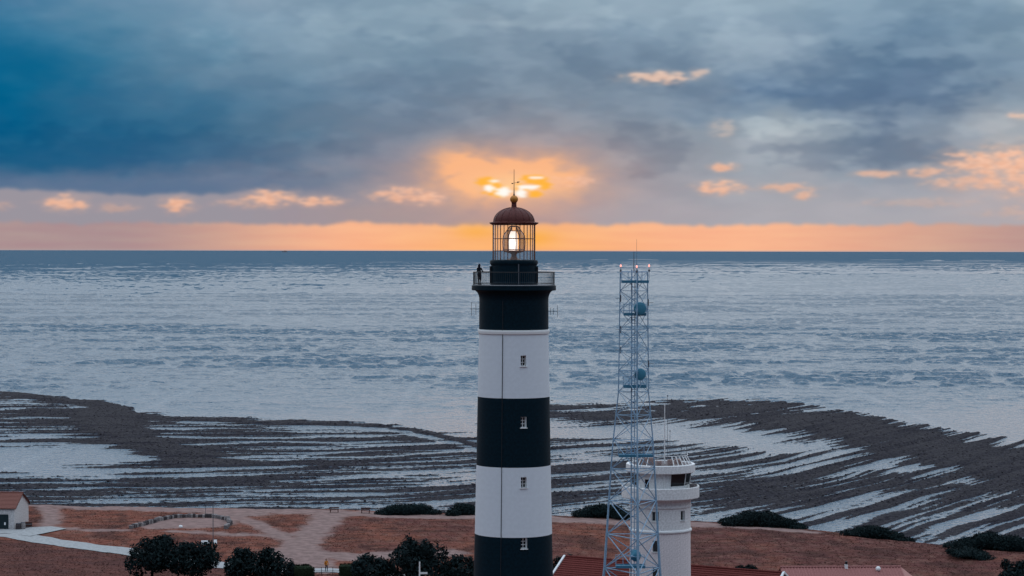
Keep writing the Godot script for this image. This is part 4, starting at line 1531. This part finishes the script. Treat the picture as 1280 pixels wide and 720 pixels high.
# ---------------------------------------------------------------- people
# bones: [a, b, radius a, radius b, colour index]; meshes the smooth union of tapered capsules (surface nets)
func body_mesh(out: MB, bones: Array, cell: float, blend: float, tints: Array) -> void:
	var lo := Vector3(1e9, 1e9, 1e9)
	var hi := -lo
	for b in bones:
		var r := maxf(b[2], b[3]) + 2.0 * cell + blend * 0.3
		lo = lo.min(b[0] - Vector3.ONE * r).min(b[1] - Vector3.ONE * r)
		hi = hi.max(b[0] + Vector3.ONE * r).max(b[1] + Vector3.ONE * r)
	var nx := int((hi.x - lo.x) / cell) + 2
	var ny := int((hi.y - lo.y) / cell) + 2
	var nz := int((hi.z - lo.z) / cell) + 2
	var f := PackedFloat32Array()
	f.resize(nx * ny * nz)
	f.fill(1.0)
	for b in bones:
		var r := maxf(b[2], b[3]) + 3.0 * cell + blend
		var p0: Vector3 = (b[0].min(b[1]) - Vector3.ONE * r - lo) / cell
		var p1: Vector3 = (b[0].max(b[1]) + Vector3.ONE * r - lo) / cell
		var ax: Vector3 = b[1] - b[0]
		var l2 := maxf(ax.length_squared(), 1e-9)
		for z in range(maxi(0, int(p0.z)), mini(nz, int(p1.z) + 2)):
			for y in range(maxi(0, int(p0.y)), mini(ny, int(p1.y) + 2)):
				for x in range(maxi(0, int(p0.x)), mini(nx, int(p1.x) + 2)):
					var p := lo + Vector3(x, y, z) * cell
					var q: float = clampf((p - b[0]).dot(ax) / l2, 0.0, 1.0)
					var dd: float = (p - b[0] - ax * q).length() - lerpf(b[2], b[3], q)
					var k := x + nx * (y + ny * z)
					var o := f[k]
					var h := maxf(blend - absf(o - dd), 0.0) / blend
					f[k] = minf(o, dd) - h * h * blend * 0.25
	var at := PackedInt32Array()
	at.resize(f.size())
	at.fill(-1)
	var step := [0, 1, nx, nx + 1, nx * ny, nx * ny + 1, nx * ny + nx, nx * ny + nx + 1]
	for z in nz - 1:
		for y in ny - 1:
			for x in nx - 1:
				var k := x + nx * (y + ny * z)
				var mask := 0
				for c in 8:
					if f[k + step[c]] < 0.0:
						mask |= 1 << c
				if mask == 0 or mask == 255:
					continue
				var s := Vector3.ZERO
				var n := 0
				for c in 8:
					for e in [1, 2, 4]:
						if c & e == 0:
							var fa := f[k + step[c]]
							var fb := f[k + step[c | e]]
							if (fa < 0.0) != (fb < 0.0):
								var q := fa / (fa - fb)
								var pa := Vector3(c & 1, (c >> 1) & 1, (c >> 2) & 1)
								var pb := Vector3((c | e) & 1, ((c | e) >> 1) & 1, ((c | e) >> 2) & 1)
								s += pa.lerp(pb, q)
								n += 1
				var p := lo + (Vector3(x, y, z) + s / n) * cell
				var g := Vector3(f[k + 1] - f[k] + f[k + step[7]] - f[k + step[6]], f[k + nx] - f[k] + f[k + step[7]] - f[k + step[5]], f[k + nx * ny] - f[k] + f[k + step[7]] - f[k + step[3]])
				var best := 1e9
				for b in bones:
					var ax: Vector3 = b[1] - b[0]
					var q: float = clampf((p - b[0]).dot(ax) / maxf(ax.length_squared(), 1e-9), 0.0, 1.0)
					var dd: float = (p - b[0] - ax * q).length() - lerpf(b[2], b[3], q)
					if dd < best:
						best = dd
						out.tint = tints[b[4]]
				at[k] = out.vert(p, g.normalized())
	for z in range(1, nz - 1):
		for y in range(1, ny - 1):
			for x in range(1, nx - 1):
				var k := x + nx * (y + ny * z)
				for axis in 3:
					var e: int = [1, nx, nx * ny][axis]
					if (f[k] < 0.0) == (f[k + e] < 0.0):
						continue
					var u: int = [nx, nx * ny, 1][axis]
					var w: int = [nx * ny, 1, nx][axis]
					var a := at[k - u - w]
					var b := at[k - w]
					var c := at[k]
					var d := at[k - u]
					if a < 0 or b < 0 or c < 0 or d < 0:
						continue
					if f[k] < 0.0:
						out.face(a, b, c)
						out.face(a, c, d)
					else:
						out.face(a, c, b)
						out.face(a, d, c)

func hand(out: MB, wrist: Vector3, towards: Vector3, palm_out: Vector3, thumb_side: float, tint: Color) -> void:
	var d := towards.normalized()
	var s := d.cross(palm_out).normalized() * thumb_side
	var n := palm_out.normalized()
	var b := []
	for k in 4:
		b.append([wrist, wrist + d * 0.085 + s * (0.03 - 0.02 * k), 0.022, 0.014, 0])
		var root := wrist + d * 0.09 + s * (0.03 - 0.02 * k)
		var reach: float = [0.07, 0.08, 0.074, 0.056][k]
		var mid := root + d * reach * 0.5 + n * 0.012
		b.append([root, mid, 0.0095, 0.009, 0])
		b.append([mid, mid + d * reach * 0.4 + n * 0.028, 0.009, 0.0075, 0])
	var tb := wrist + d * 0.025 + s * 0.03
	b.append([tb, tb + d * 0.035 + s * 0.03, 0.012, 0.0105, 0])
	b.append([tb + d * 0.035 + s * 0.03, tb + d * 0.065 + s * 0.04 + n * 0.012, 0.0105, 0.0085, 0])
	body_mesh(out, b, 0.008, 0.008, [tint])

# joints in metres, facing +z; the arms' elbows and wrists are given
func make_person(at: Vector3, turn: float, scale_: float, label: String, elbows: Array, wrists: Array, tints: Array, hood: bool, pack: bool) -> void:
	var t := thing("person", at, turn, label, "person")
	t.scale = Vector3.ONE * scale_
	# tint indices: 0 skin, 1 top, 2 trousers, 3 shoes
	var b := [
		[Vector3(0, 0.98, 0), Vector3(0, 1.18, 0.01), 0.135, 0.125, 1], [Vector3(0, 1.18, 0.01), Vector3(0, 1.36, -0.01), 0.125, 0.13, 1],
		[Vector3(-0.13, 1.40, -0.01), Vector3(0.13, 1.40, -0.01), 0.085, 0.085, 1], [Vector3(0, 1.42, -0.01), Vector3(0, 1.52, 0.01), 0.06, 0.055, 0],
		[Vector3(0, 1.60, 0.02), Vector3(0, 1.67, 0.01), 0.085, 0.095, 0], [Vector3(0, 1.575, 0.075), Vector3(0, 1.56, 0.06), 0.045, 0.05, 0], [Vector3(0, 1.625, 0.108), Vector3(0, 1.61, 0.118), 0.012, 0.016, 0]]
	for s in [-1.0, 1.0]:
		var hip := Vector3(0.09 * s, 0.95, 0)
		var knee := Vector3(0.11 * s, 0.50, 0.03 * s + 0.02)
		var ankle := Vector3(0.115 * s, 0.09, 0.05 * s - 0.01)
		b.append([hip, knee, 0.095, 0.062, 2])
		b.append([knee, ankle, 0.06, 0.043, 2])
		b.append([ankle - Vector3(0, 0.045, 0.03), ankle + Vector3(0.02 * s, -0.05, 0.16), 0.045, 0.038, 3])
		b.append([Vector3(0.083 * s, 1.625, 0.01), Vector3(0.088 * s, 1.605, 0.01), 0.018, 0.016, 0])
		var k := 0 if s < 0.0 else 1
		b.append([Vector3(0.185 * s, 1.40, -0.01), elbows[k], 0.062, 0.047, 1])
		b.append([elbows[k], wrists[k], 0.046, 0.032, 1])
	var m := MB.new()
	body_mesh(m, b, 0.022, 0.05, tints)
	for s in 2:
		hand(m, wrists[s], wrists[s] - elbows[s], Vector3(0, -0.3, 1), -1.0 if s == 0 else 1.0, tints[0])
	part("body", m.mesh(true), mats.person, t)
	var hair := MB.new()
	var hb := [[Vector3(0, 1.68, -0.015), Vector3(0, 1.63, -0.04), 0.108, 0.1, 0]]
	if hood:
		hb.append([Vector3(0, 1.62, -0.05), Vector3(0, 1.45, -0.05), 0.1, 0.12, 0])
		hb.append([Vector3(0, 1.72, 0.0), Vector3(0, 1.74, -0.02), 0.075, 0.06, 0])
	else:
		hb.append([Vector3(0, 1.62, -0.06), Vector3(0, 1.48, -0.07), 0.085, 0.05, 0])
	body_mesh(hair, hb, 0.02, 0.04, [tints[4]])
	part("hood" if hood else "hair", hair.mesh(true), mats.person, t)
	if pack:
		var p := MB.new()
		body_mesh(p, [[Vector3(-0.07, 1.12, -0.21), Vector3(-0.07, 1.36, -0.2), 0.11, 0.1, 0], [Vector3(0.07, 1.12, -0.21), Vector3(0.07, 1.36, -0.2), 0.11, 0.1, 0]], 0.025, 0.05, [tints[4]])
		part("backpack", p.mesh(true), mats.person, t)

# ---------------------------------------------------------------- small things on the headland
func on_land(x: float, d: float, up := 0.0) -> Vector3:
	return Vector3(x, land_y(x, d) + up, -d)

func make_small_things() -> void:
	# curved dry-stone wall
	var pts := [[-56.6, 332.4], [-55.4, 337.2], [-54.0, 342.7], [-52.0, 345.8], [-48.4, 346.6], [-45.5, 345.6], [-43.5, 342.7], [-42.5, 338.2], [-42.4, 331.5]]
	var t := thing("stone_wall", on_land(-49.0, 340.0), 0.0, "low curved dry stone wall round a bare sandy hollow", "wall")
	var rng := RandomNumberGenerator.new()
	rng.seed = 5
	var stones := []
	for k in 5:
		var m := MB.new()
		var w := rng.randf_range(0.30, 0.40)
		var h := rng.randf_range(0.45, 0.62)
		var c := 0.07
		m.lathe([Vector2(0.0, -0.15), Vector2(0.62, -0.15), Vector2(0.66, 0.0), Vector2(0.62, h - c), Vector2(0.52, h), Vector2(0.0, h + 0.02)], 7)
		for q in m.v.size():
			var p := m.v[q]
			m.v[q] = Vector3(p.x * w + 0.05 * n_rock.get_noise_3d(p.x * 3.0 + k * 9.0, p.y * 3.0, p.z * 3.0), p.y, p.z * 0.5)
		stones.append(m.mesh())
	var run := 0.0
	for k in pts.size() - 1:
		var a := Vector2(pts[k][0], pts[k][1])
		var b := Vector2(pts[k + 1][0], pts[k + 1][1])
		var l := a.distance_to(b)
		while run < l:
			var p := a.lerp(b, run / l)
			var o := part("stone", stones[rng.randi() % 5], [mats.stone_grey, mats.stone_pale, mats.stone_dark][rng.randi() % 3], t)
			o.position = on_land(p.x, p.y) - t.position
			o.rotation.y = atan2(b.y - a.y, b.x - a.x) + rng.randf_range(-0.15, 0.15)
			o.scale = Vector3(1.0, rng.randf_range(0.75, 1.1), 1.0)
			run += 0.4
		run -= l
	# whitened boulder in the hollow, white boards by the trees
	var m := MB.new()
	m.ball(Vector3(0, 0.15, 0), Vector3(0.3, 0.26, 0.24), 7, 9)
	for q in m.v.size():
		m.v[q] *= 1.0 + 0.22 * n_rock.get_noise_3dv(m.v[q] * 4.0)
	var o := part("white_boulder", m, mats.white_trim, self)
	o.position = on_land(-49.3, 333.3)
	tag(o, "small whitewashed boulder lying in the sandy hollow", "boulder")
	for p in [[-42.3, 309.0, 1.15, "wide white notice board on short legs behind the dark trees"], [-41.1, 310.2, 0.45, "narrow white notice board on short legs behind the dark trees"]]:
		t = thing("notice_board", on_land(p[0], p[1]), 0.2, p[3], "sign")
		m = MB.new()
		m.box(Vector3(0, 0.95, 0), Vector3(p[2], 0.62, 0.05), Basis(Vector3.RIGHT, -0.5))
		part("panel", m, mats.white_trim, t)
		for s in [-0.4, 0.4]:
			m = MB.new()
			m.tube(Vector3(s * p[2], -0.1, -0.03), Vector3(s * p[2], 0.92, -0.03), 0.04, -1.0, 6)
			part("leg", m, mats.lead, t)
	# benches of brown sleepers on the cliff path
	for p in [[-28.0, 353.0, "brown timber bench on the cliff path at the mouth of the sandy track"], [-23.1, 353.6, "brown timber bench on the cliff path short of the dark bushes"]]:
		t = thing("timber_bench", on_land(p[0], p[1]), 0.06, p[2], "bench")
		for k in 3:
			m = MB.new()
			m.box(Vector3(0, 0.46, -0.2 + 0.2 * k), Vector3(1.5, 0.07, 0.17))
			part("plank", m, mats.timber, t)
		m = MB.new()
		m.box(Vector3(0, 0.72, -0.3), Vector3(1.5, 0.2, 0.06))
		part("backrest", m, mats.timber, t)
		for s in [-0.6, 0.6]:
			m = MB.new()
			m.box(Vector3(s, 0.18, -0.02), Vector3(0.14, 0.5, 0.5))
			part("leg", m, mats.timber, t)
	# white marker between the cliff bushes
	t = thing("marker_post", on_land(-10.3, 351.6), 0.0, "short white marker post with a square plate between two cliff bushes", "post")
	m = MB.new()
	m.tube(Vector3(0, -0.1, 0), Vector3(0, 1.2, 0), 0.06, -1.0, 6)
	part("post", m, mats.white_trim, t)
	m = MB.new()
	m.box(Vector3(0, 1.1, 0.08), Vector3(0.45, 0.4, 0.04))
	part("plate", m, mats.white_trim, t)
	# thin poles
	for p in [[-41.2, 308.6, 6.6, 0.045, "tall thin grey pole standing behind the dark trees"], [-47.7, 348.5, 2.2, 0.03, "short thin grey pole behind the curved stone wall"]]:
		t = thing("thin_pole", on_land(p[0], p[1]), 0.0, p[4], "pole")
		m = MB.new()
		m.tube(Vector3(0, -0.2, 0), Vector3(0, p[2], 0), p[3] * 1.3, p[3], 8)
		part("shaft", m, mats.lead, t)
		m = MB.new()
		m.ball(Vector3(0, p[2], 0), Vector3.ONE * p[3] * 1.8, 6, 8)
		part("cap", m, mats.lead, t)
	# signpost with an arm among the trees
	t = thing("signpost", on_land(-11.0, 267.5), 0.0, "white metal post with a short side arm in front of the round dark trees", "post")
	m = MB.new()
	m.tube(Vector3(0, -0.2, 0), Vector3(0, 4.3, 0), 0.1, 0.085, 10)
	part("post", m, mats.white_trim, t)
	m = MB.new()
	m.box(Vector3(0.5, 2.95, 0), Vector3(0.9, 0.22, 0.08))
	part("arm", m, mats.white_trim, t)
	# barrels by the cottage gable
	for p in [[-73.0, 331.0, 0.42, 0.95, "dark", "dark grey steel barrel standing at the cottage gable"], [-72.4, 331.3, 0.36, 1.05, "pale", "pale plastic barrel between the dark barrel and the grey crate"]]:
		t = thing("barrel", on_land(p[0], p[1]), 0.0, p[5], "barrel")
		m = MB.new()
		m.lathe([Vector2(0.0, 0.0), Vector2(p[2] * 0.92, 0.0), Vector2(p[2], 0.1), Vector2(p[2] * 1.06, p[3] * 0.33), Vector2(p[2], p[3] * 0.36), Vector2(p[2] * 1.06, p[3] * 0.66), Vector2(p[2], p[3] * 0.7), Vector2(p[2] * 0.93, p[3])], 18)
		part("body", m, mats.stone_dark if p[4] == "dark" else mats.stone_pale, t)
		m = MB.new()
		m.lathe([Vector2(p[2] * 0.95, p[3] - 0.01), Vector2(p[2] * 0.95, p[3] + 0.03), Vector2(p[2] * 0.8, p[3] + 0.03), Vector2(p[2] * 0.78, p[3]), Vector2(0.0, p[3])], 18)
		part("lid", m, mats.lead, t)
	t = thing("crate", on_land(-72.2, 334.2), 0.3, "grey slatted crate against the cottage gable", "crate")
	for k in 4:
		m = MB.new()
		m.box(Vector3(0, 0.12 + 0.22 * k, 0), Vector3(1.0, 0.18, 0.8))
		part("slat", m, mats.timber if k % 2 else mats.stone_grey, t)
	# light railing in front of the walker
	t = thing("path_railing", on_land(-23.6, 284.6), 0.0, "thin dark metal railing across the pale path by the clipped hedge", "railing")
	for x in [-1.6, -0.6, 0.85, 1.7]:
		m = MB.new()
		m.tube(Vector3(x, -0.1, 0), Vector3(x, 1.05, 0), 0.035, -1.0, 6)
		part("post", m, mats.black_iron, t)
	for y in [1.03, 0.55]:
		m = MB.new()
		m.tube(Vector3(-1.7, y, 0), Vector3(1.8, y, 0), 0.028, -1.0, 6)
		part("rail", m, mats.black_iron, t)
	# ship far out
	t = thing("cargo_ship", Vector3(-5990.0, SEA, -59000.0), 0.1, "tiny grey cargo ship on the sea horizon", "ship")
	m = MB.new()
	m.box(Vector3(0, 8, 0), Vector3(150, 26, 24))
	part("hull", m, mats.ship_grey, t)
	m = MB.new()
	m.box(Vector3(12, 32, 0), Vector3(70, 22, 20))
	part("deckhouse", m, mats.ship_grey, t)

func make_things() -> void:
	make_lighthouse()
	make_signal_tower()
	make_mast()
	make_houses()
	print("buildings ", Time.get_ticks_msec())
	make_tree("evergreen_tree", -45.2, 281.0, 6.1, 6.6, 11, "broad dark evergreen tree at the end of the concrete road", "dark trees below the headland")
	make_tree("evergreen_tree", -39.9, 279.5, 5.4, 6.8, 12, "lower dark evergreen tree beside the two white notice boards", "dark trees below the headland")
	make_tree("evergreen_tree", -33.2, 276.0, 5.0, 4.6, 13, "dark evergreen tree with spiky tops between the pale road and the sandy track", "dark trees below the headland")
	make_tree("evergreen_tree", -29.8, 275.6, 5.0, 4.4, 14, "dark evergreen tree next to the clipped hedge and a small bush", "dark trees below the headland")
	make_tree("evergreen_tree", -16.9, 276.0, 4.3, 6.0, 15, "low dark evergreen tree behind the square clipped hedge", "dark trees below the headland")
	make_tree("evergreen_tree", -11.3, 274.0, 6.6, 7.6, 16, "round dark evergreen tree behind the white post", "dark trees below the headland")
	make_tree("evergreen_tree", -6.4, 274.0, 4.4, 5.2, 17, "low dark evergreen tree beside the lighthouse wall", "dark trees below the headland")
	make_tree("evergreen_tree", 6.0, 266.5, 5.6, 3.4, 18, "narrow dark tree between the lighthouse and the red roof", "dark trees below the headland")
	make_tree("evergreen_tree", 62.6, 275.0, 3.8, 5.6, 19, "dark evergreen tree on the slope beyond the pink tiled roof", "dark trees below the headland")
	make_bush("small_bush", -28.0, 282.5, 1.3, 1.2, 2.6, 31, "small upright dark bush next to the clipped hedge", "bushes in the dry grass")
	make_bush("small_bush", 29.8, 291.0, 1.3, 1.2, 0.9, 32, "low round bush in the dry grass near the signal tower", "bushes in the dry grass")
	make_bush("small_bush", 31.1, 291.0, 1.5, 1.2, 0.95, 33, "small round bush in the dry grass near the pink tiled roof", "bushes in the dry grass")
	make_bush("cliff_bush", -16.3, 353.4, 9.6, 4.0, 1.9, 34, "long low dark bush on the cliff edge beyond the timber benches", "wind-clipped bushes along the cliff")
	make_bush("cliff_bush", -7.4, 352.4, 5.0, 3.5, 1.9, 35, "short dark bush on the cliff edge beside the white marker post", "wind-clipped bushes along the cliff")
	make_bush("cliff_bush", 14.3, 348.6, 8.6, 4.5, 2.3, 36, "tall dark bush on the cliff edge behind the lattice mast", "wind-clipped bushes along the cliff")
	make_bush("cliff_bush", 38.3, 340.0, 13.2, 5.0, 2.5, 37, "largest humped dark bush on the cliff edge beyond the signal tower", "wind-clipped bushes along the cliff", -0.6)
	make_bush("cliff_bush", 54.2, 331.0, 10.0, 4.5, 1.9, 38, "dark bush sloping down the cliff edge above the rock flats", "wind-clipped bushes along the cliff", -0.6)
	make_bush("cliff_bush", 69.0, 317.5, 15.0, 5.0, 2.4, 39, "wide dark bush at the end of the cliff line", "wind-clipped bushes along the cliff", -0.3)
	make_bush("cliff_bush", 62.6, 305.5, 5.6, 9.0, 1.3, 40, "dark bush running inland from the cliff line into the dry grass", "wind-clipped bushes along the cliff", -0.6)
	make_bush("cliff_bush", -75.0, 365.2, 8.0, 1.6, 0.7, 41, "thin low strip of scrub on the cliff edge beyond the cottage", "wind-clipped bushes along the cliff")
	make_hedge(-26.7, 284.0, Vector3(2.6, 1.25, 3.2), 0.35, 51, "clipped green hedge with sloping end beside the small upright bush")
	make_hedge(-20.4, 284.3, Vector3(2.9, 1.35, 2.2), 0.0, 52, "square dark clipped hedge beside the metal railing")
	print("plants ", Time.get_ticks_msec())
	var skin := Color(0.32, 0.19, 0.14)
	make_person(Vector3(-3.13 + 0.17, 38.40, -203.1), PI - 0.5, 1.06, "person in a dark hooded coat standing at the lighthouse gallery railing", [Vector3(-0.26, 1.14, 0.1), Vector3(0.26, 1.14, 0.1)], [Vector3(-0.16, 1.14, 0.36), Vector3(0.16, 1.14, 0.36)], [skin, Color(0.012, 0.016, 0.022), Color(0.012, 0.014, 0.02), Color(0.01, 0.01, 0.01), Color(0.012, 0.015, 0.02)], true, false)
	make_person(on_land(-23.9, 288.6, 0.01), 0.5, 0.97, "person in an orange top with dark hair and backpack walking on the pale path", [Vector3(-0.25, 1.13, -0.03), Vector3(0.25, 1.13, 0.06)], [Vector3(-0.24, 0.9, 0.1), Vector3(0.22, 0.93, 0.22)], [skin, Color(0.55, 0.2, 0.04), Color(0.02, 0.025, 0.04), Color(0.02, 0.02, 0.02), Color(0.012, 0.008, 0.012)], false, true)
	make_small_things()
